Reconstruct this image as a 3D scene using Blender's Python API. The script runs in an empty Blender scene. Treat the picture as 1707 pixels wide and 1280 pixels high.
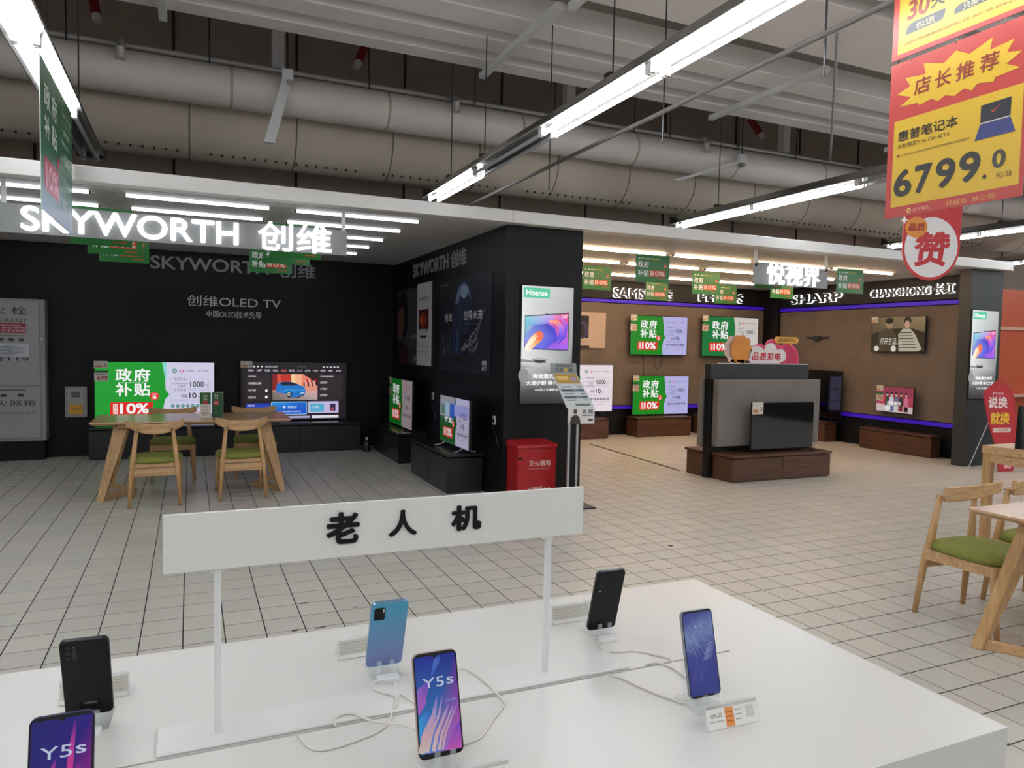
import bpy, bmesh, math, random
from mathutils import Matrix, Vector
random.seed(7)
R = math.radians
SC = bpy.context.scene
COL = SC.collection

# ---------------------------------------------------------------- camera, world, exposure
cam = bpy.data.cameras.new('camera')
cam.sensor_width = 36.0
cam.lens = 25.467
cam.clip_start = 0.02
cam.clip_end = 200
camo = bpy.data.objects.new('camera', cam)
camo.matrix_world = Matrix(((0.91358755, 0.00252197, -0.40663427, 0.0),
                            (-0.40613285, 0.05568811, -0.91211564, 0.0),
                            (0.02034436, 0.99844503, 0.05190022, 1.5),
                            (0, 0, 0, 1)))
COL.objects.link(camo)
SC.camera = camo
SC.view_settings.view_transform = 'Standard'
SC.view_settings.look = 'None'
SC.view_settings.exposure = 0.0
SC.view_settings.gamma = 1.0
SC.view_settings.use_curve_mapping = False
try:
    SC.cycles.use_denoising = True
    SC.cycles.max_bounces = 7
    SC.cycles.diffuse_bounces = 4
    SC.cycles.glossy_bounces = 3
    SC.cycles.transparent_max_bounces = 12
    SC.cycles.sample_clamp_indirect = 6.0
except Exception:
    pass
world = bpy.data.worlds.new('hall_light')
SC.world = world
world.use_nodes = True
world.node_tree.nodes['Background'].inputs[0].default_value = (0.95, 0.97, 1.0, 1)
world.node_tree.nodes['Background'].inputs[1].default_value = 0.42
TUBE_POWER = 33.0          # hall fluorescent tubes
LED_COOL = 6.0             # strips in the left canopy
LED_WARM = 46.0            # strips in the right canopy

# ---------------------------------------------------------------- colour and materials
def lin(c):
    if isinstance(c, str):
        c = c.lstrip('#')
        c = tuple(int(c[i:i + 2], 16) / 255 for i in (0, 2, 4))
    return tuple((v / 12.92 if v <= 0.04045 else ((v + 0.055) / 1.055) ** 2.4) for v in c[:3]) + (1.0,)

MATS = {}
def nodes_of(name):
    m = bpy.data.materials.new(name)
    m.use_nodes = True
    nt = m.node_tree
    return m, nt, nt.nodes['Principled BSDF']

def pm(name, col, rough=0.5, metal=0.0, var=0.06, scale=6.0, bump=0.0, spec=0.5, stretch=None):
    """principled surface with a faint procedural mottling"""
    if name in MATS:
        return MATS[name]
    m, nt, b = nodes_of(name)
    c = lin(col)
    tc = nt.nodes.new('ShaderNodeTexCoord')
    mp = nt.nodes.new('ShaderNodeMapping')
    if stretch:
        mp.inputs['Scale'].default_value = stretch
    nt.links.new(tc.outputs['Object'], mp.inputs['Vector'])
    nz = nt.nodes.new('ShaderNodeTexNoise')
    nz.inputs['Scale'].default_value = scale
    nz.inputs['Detail'].default_value = 4
    nt.links.new(mp.outputs['Vector'], nz.inputs['Vector'])
    rp = nt.nodes.new('ShaderNodeValToRGB')
    rp.color_ramp.elements[0].position = 0.3
    rp.color_ramp.elements[1].position = 0.7
    rp.color_ramp.elements[0].color = tuple(v * (1 - var) for v in c[:3]) + (1,)
    rp.color_ramp.elements[1].color = tuple(min(1, v * (1 + var)) for v in c[:3]) + (1,)
    nt.links.new(nz.outputs['Fac'], rp.inputs['Fac'])
    nt.links.new(rp.outputs['Color'], b.inputs['Base Color'])
    b.inputs['Roughness'].default_value = rough
    b.inputs['Metallic'].default_value = metal
    b.inputs['Specular IOR Level'].default_value = spec
    if bump:
        bp = nt.nodes.new('ShaderNodeBump')
        bp.inputs['Strength'].default_value = bump
        bp.inputs['Distance'].default_value = 0.01
        nt.links.new(nz.outputs['Fac'], bp.inputs['Height'])
        nt.links.new(bp.outputs['Normal'], b.inputs['Normal'])
    MATS[name] = m
    return m

def wood(name, c0, c1, rough=0.4, axis=0, scale=3.0):
    if name in MATS:
        return MATS[name]
    m, nt, b = nodes_of(name)
    tc = nt.nodes.new('ShaderNodeTexCoord')
    mp = nt.nodes.new('ShaderNodeMapping')
    s = [14.0, 14.0, 14.0]
    s[axis] = 1.0
    mp.inputs['Scale'].default_value = s
    nt.links.new(tc.outputs['Object'], mp.inputs['Vector'])
    nz = nt.nodes.new('ShaderNodeTexNoise')
    nz.inputs['Scale'].default_value = scale
    nz.inputs['Detail'].default_value = 6
    nz.inputs['Distortion'].default_value = 0.6
    nt.links.new(mp.outputs['Vector'], nz.inputs['Vector'])
    rp = nt.nodes.new('ShaderNodeValToRGB')
    rp.color_ramp.elements[0].position = 0.32
    rp.color_ramp.elements[1].position = 0.68
    rp.color_ramp.elements[0].color = lin(c0)
    rp.color_ramp.elements[1].color = lin(c1)
    nt.links.new(nz.outputs['Fac'], rp.inputs['Fac'])
    nt.links.new(rp.outputs['Color'], b.inputs['Base Color'])
    b.inputs['Roughness'].default_value = rough
    MATS[name] = m
    return m

def em(name, col, strength):
    if name in MATS:
        return MATS[name]
    m, nt, b = nodes_of(name)
    b.inputs['Base Color'].default_value = lin(col)
    b.inputs['Emission Color'].default_value = lin(col)
    b.inputs['Emission Strength'].default_value = strength
    if strength < 2.5:
        m.cycles.emission_sampling = 'NONE'
    MATS[name] = m
    return m

def print_mat(name, emit=0.0, rough=0.5, diffuse=1.0, coat=0.0, spec=0.5):
    """flat print: colours come from the printed mesh itself; emit > 0 for screens and lightboxes"""
    if name in MATS:
        return MATS[name]
    m, nt, b = nodes_of(name)
    at = nt.nodes.new('ShaderNodeAttribute')
    at.attribute_name = 'Col'
    if diffuse < 1.0:
        mx = nt.nodes.new('ShaderNodeMix')
        mx.data_type = 'RGBA'
        mx.inputs[0].default_value = diffuse
        mx.inputs[6].default_value = (0.01, 0.01, 0.01, 1)
        nt.links.new(at.outputs['Color'], mx.inputs[7])
        nt.links.new(mx.outputs[2], b.inputs['Base Color'])
    else:
        nt.links.new(at.outputs['Color'], b.inputs['Base Color'])
    if emit:
        nt.links.new(at.outputs['Color'], b.inputs['Emission Color'])
        b.inputs['Emission Strength'].default_value = emit
    b.inputs['Roughness'].default_value = rough
    b.inputs['Specular IOR Level'].default_value = spec
    b.inputs['Coat Weight'].default_value = coat
    if emit:
        m.cycles.emission_sampling = 'NONE'
    MATS[name] = m
    return m

def glass(name, tint='#eef4f4', alpha=0.16):
    """thin clear acrylic"""
    if name in MATS:
        return MATS[name]
    m, nt, b = nodes_of(name)
    b.inputs['Base Color'].default_value = lin(tint)
    b.inputs['Roughness'].default_value = 0.05
    b.inputs['Alpha'].default_value = alpha
    b.inputs['Specular IOR Level'].default_value = 0.6
    MATS[name] = m
    return m

# ---------------------------------------------------------------- mesh building
class MB:
    def __init__(s):
        s.v = []
        s.f = []
    def add(s, vs, fs):
        o = len(s.v)
        s.v += [tuple(v) for v in vs]
        s.f += [tuple(i + o for i in f) for f in fs]
        return s
    def box(s, x0, x1, y0, y1, z0, z1):
        return s.add([(x0, y0, z0), (x1, y0, z0), (x1, y1, z0), (x0, y1, z0), (x0, y0, z1), (x1, y0, z1), (x1, y1, z1), (x0, y1, z1)],
                     [(0, 3, 2, 1), (4, 5, 6, 7), (0, 1, 5, 4), (1, 2, 6, 5), (2, 3, 7, 6), (3, 0, 4, 7)])
    def hexa(s, a, b):
        """two quads (4 points each) joined"""
        return s.add(list(a) + list(b), [(0, 3, 2, 1), (4, 5, 6, 7), (0, 1, 5, 4), (1, 2, 6, 5), (2, 3, 7, 6), (3, 0, 4, 7)])
    def prism(s, poly, y0, y1):
        """polygon in x,z extruded along y"""
        n = len(poly)
        vs = [(p[0], y0, p[1]) for p in poly] + [(p[0], y1, p[1]) for p in poly]
        fs = [tuple(range(n)), tuple(range(2 * n - 1, n - 1, -1))]
        fs += [(i, i + n, (i + 1) % n + n, (i + 1) % n) for i in range(n)]
        return s.add(vs, fs)
    def tube(s, pts, r, n=8, caps=True):
        pts = [Vector(p) for p in pts]
        rs = r if isinstance(r, (list, tuple)) else [r] * len(pts)
        vs = []
        up = None
        for i, p in enumerate(pts):
            d = (pts[min(i + 1, len(pts) - 1)] - pts[max(i - 1, 0)]).normalized()
            if up is None:
                up = Vector((0, 0, 1)) if abs(d.z) < 0.9 else Vector((1, 0, 0))
            a = d.cross(up)
            if a.length < 1e-5:
                a = d.cross(Vector((0, 1, 0)))
            a.normalize()
            b = a.cross(d).normalized()
            up = b
            for k in range(n):
                t = 2 * math.pi * (k + 0.5) / n
                vs.append(p + (a * math.cos(t) + b * math.sin(t)) * rs[i])
        fs = []
        for i in range(len(pts) - 1):
            for k in range(n):
                fs.append((i * n + k, i * n + (k + 1) % n, (i + 1) * n + (k + 1) % n, (i + 1) * n + k))
        if caps:
            fs.append(tuple(range(n - 1, -1, -1)))
            fs.append(tuple(range((len(pts) - 1) * n, len(pts) * n)))
        return s.add(vs, fs)
    def build(s, name, mat, parent=None, loc=(0, 0, 0), rot=None, bevel=0.0, seg=1, smooth=False):
        me = bpy.data.meshes.new(name)
        me.from_pydata(s.v, [], s.f)
        bm = bmesh.new()
        bm.from_mesh(me)
        bmesh.ops.recalc_face_normals(bm, faces=bm.faces)
        if bevel:
            bmesh.ops.bevel(bm, geom=list(bm.edges), offset=bevel, segments=seg, affect='EDGES', profile=0.5)
        bm.to_mesh(me)
        bm.free()
        if smooth:
            me.polygons.foreach_set('use_smooth', [True] * len(me.polygons))
        me.materials.append(mat)
        o = bpy.data.objects.new(name, me)
        COL.objects.link(o)
        if parent:
            o.parent = parent
        o.location = loc
        if rot:
            o.rotation_euler = rot
        return o

def thing(name, label, cat, loc=(0, 0, 0), rotz=0.0, group=None, rot=None):
    o = bpy.data.objects.new(name, None)
    o.empty_display_size = 0.1
    COL.objects.link(o)
    o.location = loc
    o.rotation_euler = rot if rot else (0, 0, rotz)
    o['label'] = label
    o['category'] = cat
    if group:
        o['group'] = group
    return o

def tag(o, label, cat, group=None):
    o['label'] = label
    o['category'] = cat
    if group:
        o['group'] = group
    return o

def struct(o, label, cat='structure'):
    o['kind'] = 'structure'
    o['label'] = label
    o['category'] = cat
    return o

# ---------------------------------------------------------------- text outlines (built-in font)
_T = {}
_TS = bpy.data.scenes.new('text_outlines')
def text_mesh(body, bold=0.0):
    k = (body, bold)
    if k in _T:
        return _T[k]
    cu = bpy.data.curves.new('t', 'FONT')
    cu.body = body
    cu.resolution_u = 5 if len(body) <= 8 else 2
    cu.offset = 0.0
    ob = bpy.data.objects.new('t', cu)
    _TS.collection.objects.link(ob)
    vl = _TS.view_layers[0]
    vl.update()
    dg = vl.depsgraph
    me = ob.evaluated_get(dg).to_mesh()
    base = [(v.co.x, v.co.y) for v in me.vertices]
    bf = [tuple(p.vertices) for p in me.polygons]
    ob.evaluated_get(dg).to_mesh_clear()
    bpy.data.objects.remove(ob)
    bpy.data.curves.remove(cu)
    if not base:
        base = [(0, 0), (1, 0), (1, 1)]
        bf = []
    vs, fs = list(base), list(bf)
    if bold:                                   # heavier weight: the outline laid over itself with small shifts
        ds = [(1, 0), (-1, 0), (0, 1), (0, -1)] if bold < 0.025 else [(1, 0), (-1, 0), (0, 1), (0, -1), (.7, .7), (-.7, .7), (.7, -.7), (-.7, -.7)]
        for dx, dy in ds:
            o = len(vs)
            vs += [(x + dx * bold, y + dy * bold) for x, y in base]
            fs += [tuple(i + o for i in f) for f in bf]
    x0 = min(v[0] for v in vs); x1 = max(v[0] for v in vs)
    y0 = min(v[1] for v in vs); y1 = max(v[1] for v in vs)
    vs = [((a - x0) / max(1e-6, x1 - x0), (b - y0) / max(1e-6, y1 - y0)) for a, b in vs]
    _T[k] = (vs, fs, len(base), (x0, x1, y0, y1))
    return _T[k]

class Print:
    """flat artwork in a local x (right), z (up) plane facing -y; layers step out by eps"""
    def __init__(s, w=1.0, h=1.0, ox=0.0, oz=0.0, eps=0.0006):
        s.w, s.h, s.ox, s.oz, s.eps = w, h, ox, oz, eps
        s.v, s.f, s.c = [], [], []
    def _pt(s, u, v, l):
        return (s.ox + u * s.w, -l * s.eps, s.oz + v * s.h)
    def poly(s, pts, col, l=1):
        o = len(s.v)
        s.v += [s._pt(u, v, l) for u, v in pts]
        if isinstance(col, (list, tuple)) and len(col) == len(pts) and isinstance(col[0], str):
            s.c += [lin(c) for c in col]
        else:
            s.c += [lin(col)] * len(pts)
        s.f.append(tuple(range(o, o + len(pts))))
        return s
    def rect(s, u0, v0, u1, v1, col, l=1, col2=None):
        if col2:
            return s.poly([(u0, v0), (u1, v0), (u1, v1), (u0, v1)], [col2, col2, col, col], l)
        return s.poly([(u0, v0), (u1, v0), (u1, v1), (u0, v1)], col, l)
    def rrect(s, u0, v0, u1, v1, r, col, l=1):
        ry = r * s.w / s.h
        pts = []
        for cx, cy, a in ((u1 - r, v1 - ry, 0), (u0 + r, v1 - ry, 90), (u0 + r, v0 + ry, 180), (u1 - r, v0 + ry, 270)):
            for k in range(5):
                t = R(a + k * 22.5)
                pts.append((cx + r * math.cos(t), cy + ry * math.sin(t)))
        return s.poly(pts, col, l)
    def ell(s, cu, cv, ru, rv, col, l=1, n=20, a0=0, a1=360):
        if a1 - a0 < 360:
            pts = [(cu + ru * math.cos(R(a0 + (a1 - a0) * k / n)), cv + rv * math.sin(R(a0 + (a1 - a0) * k / n))) for k in range(n + 1)]
        else:
            pts = [(cu + ru * math.cos(2 * math.pi * k / n), cv + rv * math.sin(2 * math.pi * k / n)) for k in range(n)]
        return s.poly(pts, col, l)
    def circ(s, cu, cv, ru, col, l=1, n=18):
        return s.ell(cu, cv, ru, ru * s.w / s.h, col, l, n)
    def text(s, body, u0, v0, u1, v1, col, l=3, bold=0.0, shear=0.0):
        vs, fs, nb, _ = text_mesh(body, bold)
        o = len(s.v)
        s.v += [s._pt(u0 + (u1 - u0) * a + shear * b * (v1 - v0), v0 + (v1 - v0) * b, l + 0.07 * (i // nb)) for i, (a, b) in enumerate(vs)]
        s.c += [lin(col)] * len(vs)
        s.f += [tuple(i + o for i in f) for f in fs]
        return s
    def line(s, u0, v0, u1, v1, t, col, l=2):
        dx, dy = (u1 - u0) * s.w, (v1 - v0) * s.h
        d = math.hypot(dx, dy) or 1
        nx, ny = -dy / d * t / 2 / s.w, dx / d * t / 2 / s.h
        return s.poly([(u0 - nx, v0 - ny), (u1 - nx, v1 - ny), (u1 + nx, v1 + ny), (u0 + nx, v0 + ny)], col, l)
    def band(s, pts, widths, col, l=2):
        """ribbon along a polyline, widths in metres; col may be a list per point"""
        n = len(pts)
        L_, R_ = [], []
        for i, (u, v) in enumerate(pts):
            a, b = pts[max(0, i - 1)], pts[min(n - 1, i + 1)]
            dx, dy = (b[0] - a[0]) * s.w, (b[1] - a[1]) * s.h
            d = math.hypot(dx, dy) or 1
            w = widths[i] if isinstance(widths, (list, tuple)) else widths
            nx, ny = -dy / d * w / 2 / s.w, dx / d * w / 2 / s.h
            L_.append((u + nx, v + ny)); R_.append((u - nx, v - ny))
        for i in range(n - 1):
            c = col
            if isinstance(col, (list, tuple)):
                c = [col[i], col[i + 1], col[i + 1], col[i]]
            s.poly([L_[i], L_[i + 1], R_[i + 1], R_[i]], c, l)
        return s
    def build(s, name, mat, parent=None, loc=(0, 0, 0), rot=None):
        me = bpy.data.meshes.new(name)
        me.from_pydata(s.v, [], s.f)
        ca = me.color_attributes.new('Col', 'FLOAT_COLOR', 'POINT')
        flat = [x for c in s.c for x in c]
        ca.data.foreach_set('color', flat)
        me.materials.append(mat)
        o = bpy.data.objects.new(name, me)
        COL.objects.link(o)
        if parent:
            o.parent = parent
        o.location = loc
        if rot:
            o.rotation_euler = rot
        return o

def raised_text(body, parent, x0, z0, x1, z1, mat, y=0.0, depth=0.02, bold=0.0, name='letter', halo=None, halo_bold=0.03, halo_back=0.012, ytop=None):
    """each character is its own solid letter; the whole word fills the box x0..x1, z0..z1 (facing -y)"""
    vs, fs, _, (bx0, bx1, by0, by1) = text_mesh(body, bold)
    cu_w = bx1 - bx0
    # per character: find glyph positions by measuring prefixes
    out = []
    def glyph(i, b):
        pre = text_mesh(body[:i + 1], b)[3]
        ch = text_mesh(body[i], b)
        return pre, ch
    W, Hh = x1 - x0, z1 - z0
    for i, chh in enumerate(body):
        if chh == ' ':
            continue
        pre, (gv, gf, gn, gb) = glyph(i, bold)
        right = (pre[1] - bx0) / cu_w
        left = right - (gb[1] - gb[0]) / cu_w
        lo = (gb[2] - by0) / (by1 - by0)
        hi = (gb[3] - by0) / (by1 - by0)
        def solid(gv, gf, gn, L, Rr, B, T, yy, dd):
            mb = MB()
            n = len(gv)
            P2 = [(x0 + W * (L + (Rr - L) * a), z0 + Hh * (B + (T - B) * b)) for a, b in gv]
            vv = [(p[0], yy - dd - 5e-5 * (j // gn), p[1]) for j, p in enumerate(P2)] + [(p[0], yy, p[1]) for p in P2]
            ff = [f for f in gf] + [tuple(j + n for j in reversed(f)) for f in gf]
            cnt = {}
            for f in gf:
                for a in range(len(f)):
                    e = (f[a], f[(a + 1) % len(f)])
                    cnt[e] = cnt.get(e, 0) + 1
            for (a, b) in cnt:
                if (b, a) not in cnt:
                    ff.append((a, b, b + n, a + n))
            mb.add(vv, ff)
            return mb
        o = solid(gv, gf, gn, left, right, lo, hi, y, depth).build(name, mat, parent)
        if halo:
            pre2, (hv, hf, hn, hb) = glyph(i, halo_bold)
            e = (halo_bold - bold)
            L2 = left - e / cu_w
            R2 = right + e / cu_w
            B2 = lo - e / (by1 - by0)
            T2 = hi + e / (by1 - by0)
            solid(hv, hf, hn, L2, R2, B2, T2, y + halo_back, halo_back * 0.8).build('letter_halo', halo, o)
        out.append(o)
    return out

def copy_tree(o, parent=None):
    c = o.copy()
    COL.objects.link(c)
    c.parent = parent
    for ch in list(o.children):
        copy_tree(ch, c)
    return c

# ---------------------------------------------------------------- shared materials
M_BLACKWALL = pm('matt_black_wall', '#0a0a0e', 0.5, var=0.10, scale=2, spec=0.25)
M_BLACK = pm('black_panel', '#111214', 0.45, var=0.08, scale=3, spec=0.3)
M_CHARCOAL = pm('charcoal_panel', '#2c2f30', 0.5, var=0.05, scale=3)
M_WHITE = pm('white_paint', '#dcdcda', 0.45, var=0.03)
M_FASCIA = pm('white_aluminium_fascia', '#d6d3d0', 0.35, var=0.03, scale=2)
M_GREYSLAT = pm('grey_ceiling_slat', '#c6c4c2', 0.5, var=0.03)
M_TANSLAT = pm('tan_ceiling_slat', '#c9c0b7', 0.5, var=0.03)
M_BROWNPANEL = pm('brown_fabric_panel', '#6c5f55', 0.75, var=0.10, scale=3.5, bump=0.15)
M_GREYPANEL = pm('grey_stone_panel', '#77706a', 0.7, var=0.08, scale=5, bump=0.1)
M_CABWOOD = wood('walnut_laminate', '#43291c', '#5f3e2b', 0.35, axis=0)
M_CABWOODY = wood('walnut_laminate_side', '#43291c', '#5f3e2b', 0.35, axis=1)
M_OAK = wood('oiled_oak', '#b48a5e', '#cfa97c', 0.38, axis=0)
M_OAKZ = wood('oiled_oak_upright', '#ad8253', '#c9a271', 0.4, axis=2)
M_OAKTOP = wood('oak_table_top', '#b08a66', '#c29b76', 0.22, axis=0)
M_GREEN = pm('green_seat_fabric', '#7d8238', 0.85, var=0.12, scale=60, bump=0.2)
M_TVFRAME = pm('black_tv_frame', '#101113', 0.3)
M_TVGLASS = pm('dark_tv_glass', '#0a0a0b', 0.06, spec=0.8)
M_METAL = pm('brushed_metal', '#b9b9b8', 0.35, metal=0.7)
M_DARKMETAL = pm('dark_metal', '#3a3b3d', 0.4, metal=0.5)
M_RIB = pm('white_deck_rib', '#ece6e2', 0.6, var=0.04, scale=1.5)
M_DECK = pm('shade_darkened_deck', '#7b756f', 0.7, var=0.06, scale=1.5)  # grey darkened so the shade between the ribs sits in the colour
M_UPPER = pm('brown_upper_wall', '#bcab9a', 0.8, var=0.08, scale=1.2)
M_DUCT = pm('beige_fabric_duct', '#c6b9a7', 0.75, var=0.05, scale=1.5)
M_PIPE = pm('pale_insulated_pipe', '#e4dcd2', 0.4, var=0.04, scale=1.5)
M_STEELPIPE = pm('galvanised_pipe', '#aaa6a2', 0.4, metal=0.3)
M_PURPLE = em('purple_led', '#3810b4', 0.42)
M_TUBE = em('lit_fluorescent_tube', '#f6fbff', TUBE_POWER)
M_TUBEOFF = pm('unlit_tube', '#b9bdbf', 0.25)
M_LEDC = em('cool_led_diffuser', '#f2f7ff', LED_COOL)
M_LEDW = em('warm_led_diffuser', '#ffdcb6', LED_WARM)
M_SIGNWHITE = em('lit_white_letter', '#fbfdff', 1.25)
M_HALO = em('white_letter_halo', '#ffffff', 1.15)
M_LETTERGREY = pm('brushed_grey_letter', '#8d8d91', 0.45)
M_LETTERBLACK = pm('black_letter', '#0c0c0e', 0.35)
P_SCREEN = print_mat('screen_picture', emit=0.85, rough=0.25, diffuse=0.03)
P_SCREENDIM = print_mat('dim_screen_picture', emit=0.5, rough=0.2, diffuse=0.05)
P_BOX = print_mat('lightbox_print', emit=1.05, rough=0.4, diffuse=0.05)
P_PAPER = print_mat('paper_print', emit=0, rough=0.55)
P_FILM = print_mat('glossy_film_print', emit=0, rough=0.35)
P_BACK = print_mat('phone_back_print', emit=0, rough=0.22, spec=0.2)
P_PHONE = print_mat('phone_screen_print', emit=0.22, rough=0.12, diffuse=0.7)
M_ACRYL = glass('clear_acrylic')

# ---------------------------------------------------------------- floor with single tiles
PX, PY, OX, OY = 0.1958, 0.194, -0.0338, 2.087
JX, JY = 0.0030, 0.0036            # half joints: wide along the aisles, thin across
def tile_material():
    m, nt, b = nodes_of('cream_floor_tile')
    ge = nt.nodes.new('ShaderNodeNewGeometry')
    sub = nt.nodes.new('ShaderNodeVectorMath'); sub.operation = 'SUBTRACT'
    sub.inputs[1].default_value = (OX, OY, -0.5)
    dv = nt.nodes.new('ShaderNodeVectorMath'); dv.operation = 'DIVIDE'
    dv.inputs[1].default_value = (PX, PY, 100)
    fl = nt.nodes.new('ShaderNodeVectorMath'); fl.operation = 'FLOOR'
    wn = nt.nodes.new('ShaderNodeTexWhiteNoise'); wn.noise_dimensions = '3D'
    nt.links.new(ge.outputs['Position'], sub.inputs[0])
    nt.links.new(sub.outputs[0], dv.inputs[0])
    nt.links.new(dv.outputs[0], fl.inputs[0])
    nt.links.new(fl.outputs[0], wn.inputs['Vector'])
    rp = nt.nodes.new('ShaderNodeValToRGB')
    e = rp.color_ramp.elements
    e[0].color = lin('#bab5ac'); e[1].color = lin('#c4bfb5')
    x = e.new(0.5); x.color = lin('#bdbab0')
    x = e.new(0.75); x.color = lin('#c2b9b0')
    nt.links.new(wn.outputs['Value'], rp.inputs['Fac'])
    nz = nt.nodes.new('ShaderNodeTexNoise'); nz.inputs['Scale'].default_value = 2.2; nz.inputs['Detail'].default_value = 5
    nt.links.new(ge.outputs['Position'], nz.inputs['Vector'])
    mx = nt.nodes.new('ShaderNodeMix'); mx.data_type = 'RGBA'; mx.blend_type = 'MULTIPLY'; mx.inputs[0].default_value = 0.22
    nt.links.new(rp.outputs['Color'], mx.inputs[6])
    nt.links.new(nz.outputs['Color'], mx.inputs[7])
    nt.links.new(rp.outputs['Color'], b.inputs['Base Color'])
    mr = nt.nodes.new('ShaderNodeMapRange')
    mr.inputs[3].default_value = 0.30; mr.inputs[4].default_value = 0.46
    nt.links.new(nz.outputs['Fac'], mr.inputs[0])
    nt.links.new(mr.outputs[0], b.inputs['Roughness'])
    b.inputs['Specular IOR Level'].default_value = 0.45
    return m
M_TILE = tile_material()
M_GROUT = pm('dark_grout', '#2a2521', 0.95, var=0.1)
floor = MB().box(-6, 18, -10, 12.5, -0.12, -0.0016).build('floor', M_GROUT)
struct(floor, 'cream tiled shop floor with dark joints', 'floor')

def tile_mesh(mb, x, y):
    a, b = PX / 2 - JX, PY / 2 - JY
    c = 0.0008
    t = [(x - a, y - b), (x + a, y - b), (x + a, y + b), (x - a, y + b)]
    t2 = [(x - a + c, y - b + c), (x + a - c, y - b + c), (x + a - c, y + b - c), (x - a + c, y + b - c)]
    mb.add([(p[0], p[1], -0.0016) for p in t] + [(p[0], p[1], -c) for p in t] + [(p[0], p[1], 0) for p in t2],
           [(0, 1, 5, 4), (1, 2, 6, 5), (2, 3, 7, 6), (3, 0, 4, 7), (4, 5, 9, 8), (5, 6, 10, 9), (6, 7, 11, 10), (7, 4, 8, 11), (8, 9, 10, 11)])
cells = []
TX0, TX1, TY0, TY1 = -1.2, 1.372, 0.809, 1.715     # phone counter, hides what lies under it
for i in range(-19, 62):
    for j in range(-14, 47):
        x, y = OX + (i + 0.5) * PX, OY + (j + 0.5) * PY
        v = Vector((x, y, -1.5))
        d = 0.40663427 * x + 0.91211564 * y + 0.05190022 * 1.5
        vis = False
        if d > 0.3:
            px_ = 853.5 + 1207.56 * (0.91358755 * x - 0.40613285 * y - 0.02034436 * 1.5) / d
            py_ = 640 + 1207.56 * (-0.00252197 * x - 0.05568811 * y + 0.99844503 * 1.5) / d
            hx, hy = x * 0.68 / 1.5, y * 0.68 / 1.5
            vis = -20 < px_ < 1727 and py_ < 1295 and not (hx < TX1 and TY0 - 0.4 < hy < TY1)
        cells.append((not vis, x * x + y * y, x, y))
cells.sort()
tm = MB(); tile_mesh(tm, 0, 0)
t0 = tm.build('floor_tile', M_TILE, floor)
for k, (h, d, x, y) in enumerate(cells[:300]):
    o = t0 if k == 0 else t0.copy()
    if k:
        COL.objects.link(o)
        o.parent = floor
    o.location = (x, y, 0)
rest = MB()
for (h, d, x, y) in cells[300:]:
    tile_mesh(rest, x, y)
ro = rest.build('far_floor_tiles', M_TILE, floor)
ro['kind'] = 'stuff'
# scuffs and one long floor channel in the television area
M_SCUFF = pm('dark_scuff', '#2f2a26', 0.8, var=0.3, scale=80)
for (x, y, w, h, a) in ((3.36, 4.50, 0.05, 0.05, 20), (0.50, 3.83, 0.05, 0.03, 5), (0.63, 3.82, 0.07, 0.012, 12), (0.60, 4.22, 0.06, 0.02, 0),
                        (3.93, 1.97, 0.08, 0.03, -35), (4.05, 2.0, 0.05, 0.01, -30), (3.2, 4.62, 0.012, 0.012, 0), (0.86, 4.05, 0.04, 0.012, 25)):
    s = MB()
    n = 9
    pts = [(w / 2 * math.cos(6.283 * k / n) * random.uniform(0.7, 1.2), h / 2 * math.sin(6.283 * k / n) * random.uniform(0.7, 1.2)) for k in range(n)]
    s.add([(p[0], p[1], 0) for p in pts] + [(p[0], p[1], 0.0006) for p in pts],
          [tuple(range(n, 2 * n))] + [(k, (k + 1) % n, (k + 1) % n + n, k + n) for k in range(n)])
    s.build('scuff_mark', M_SCUFF, floor, (x, y, 0), (0, 0, R(a)))
MB().hexa([(5.70, 9.75, 0), (5.74, 9.78, 0), (5.58, 7.30, 0), (5.54, 7.30, 0)], [(5.70, 9.75, 0.003), (5.74, 9.78, 0.003), (5.58, 7.30, 0.003), (5.54, 7.30, 0.003)]).build('floor_channel', M_SCUFF, floor)

# ---------------------------------------------------------------- walls
w = MB().box(-6, 2.77, 10.55, 10.7, 0, 2.66).build('wall_back', M_BLACKWALL)
struct(w, 'matt black back wall of the left television shop', 'wall')
w = MB().box(2.77, 3.60, 6.42, 10.75, 0, 2.66).build('wall_divider', M_BLACKWALL)
struct(w, 'black dividing wall between the two television shops', 'wall')
w = MB().box(-6, -1.62, 10.35, 10.55, 0, 0.234).build('wall_left', M_BLACKWALL)
struct(w, 'black plinth below the hydrant cabinet', 'wall')


w = MB().box(3.60, 10.6, 10.75, 10.9, 0, 2.66).build('wall_rear', M_BLACK)
struct(w, 'black rear wall of the right television shop', 'wall')
MB().box(3.60, 9.97, 10.69, 10.75, 0.52, 2.27).build('brown_panel', M_BROWNPANEL, w)
MB().box(3.60, 9.99, 10.66, 10.75, 2.35, 2.62).build('sign_header', M_BLACK, w)
MB().box(3.60, 9.97, 10.68, 10.74, 2.285, 2.335).build('purple_led_line', M_PURPLE, w)
MB().box(3.60, 9.97, 10.68, 10.74, 0.455, 0.505).build('purple_led_line', M_PURPLE, w)
w = MB().box(10.10, 10.3, 6.57, 10.75, 0, 2.66).build('wall_right', M_BLACK)
struct(w, 'black right wall of the right television shop', 'wall')
MB().box(10.05, 10.10, 6.6, 10.33, 0.52, 2.225).build('brown_panel', M_BROWNPANEL, w)
MB().box(10.0, 10.10, 6.6, 10.40, 2.31, 2.60).build('sign_header', M_BLACK, w)
MB().box(10.035, 10.095, 6.6, 10.33, 2.24, 2.295).build('purple_led_line', M_PURPLE, w)
MB().box(10.035, 10.095, 6.6, 10.33, 0.45, 0.505).build('purple_led_line', M_PURPLE, w)
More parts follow.
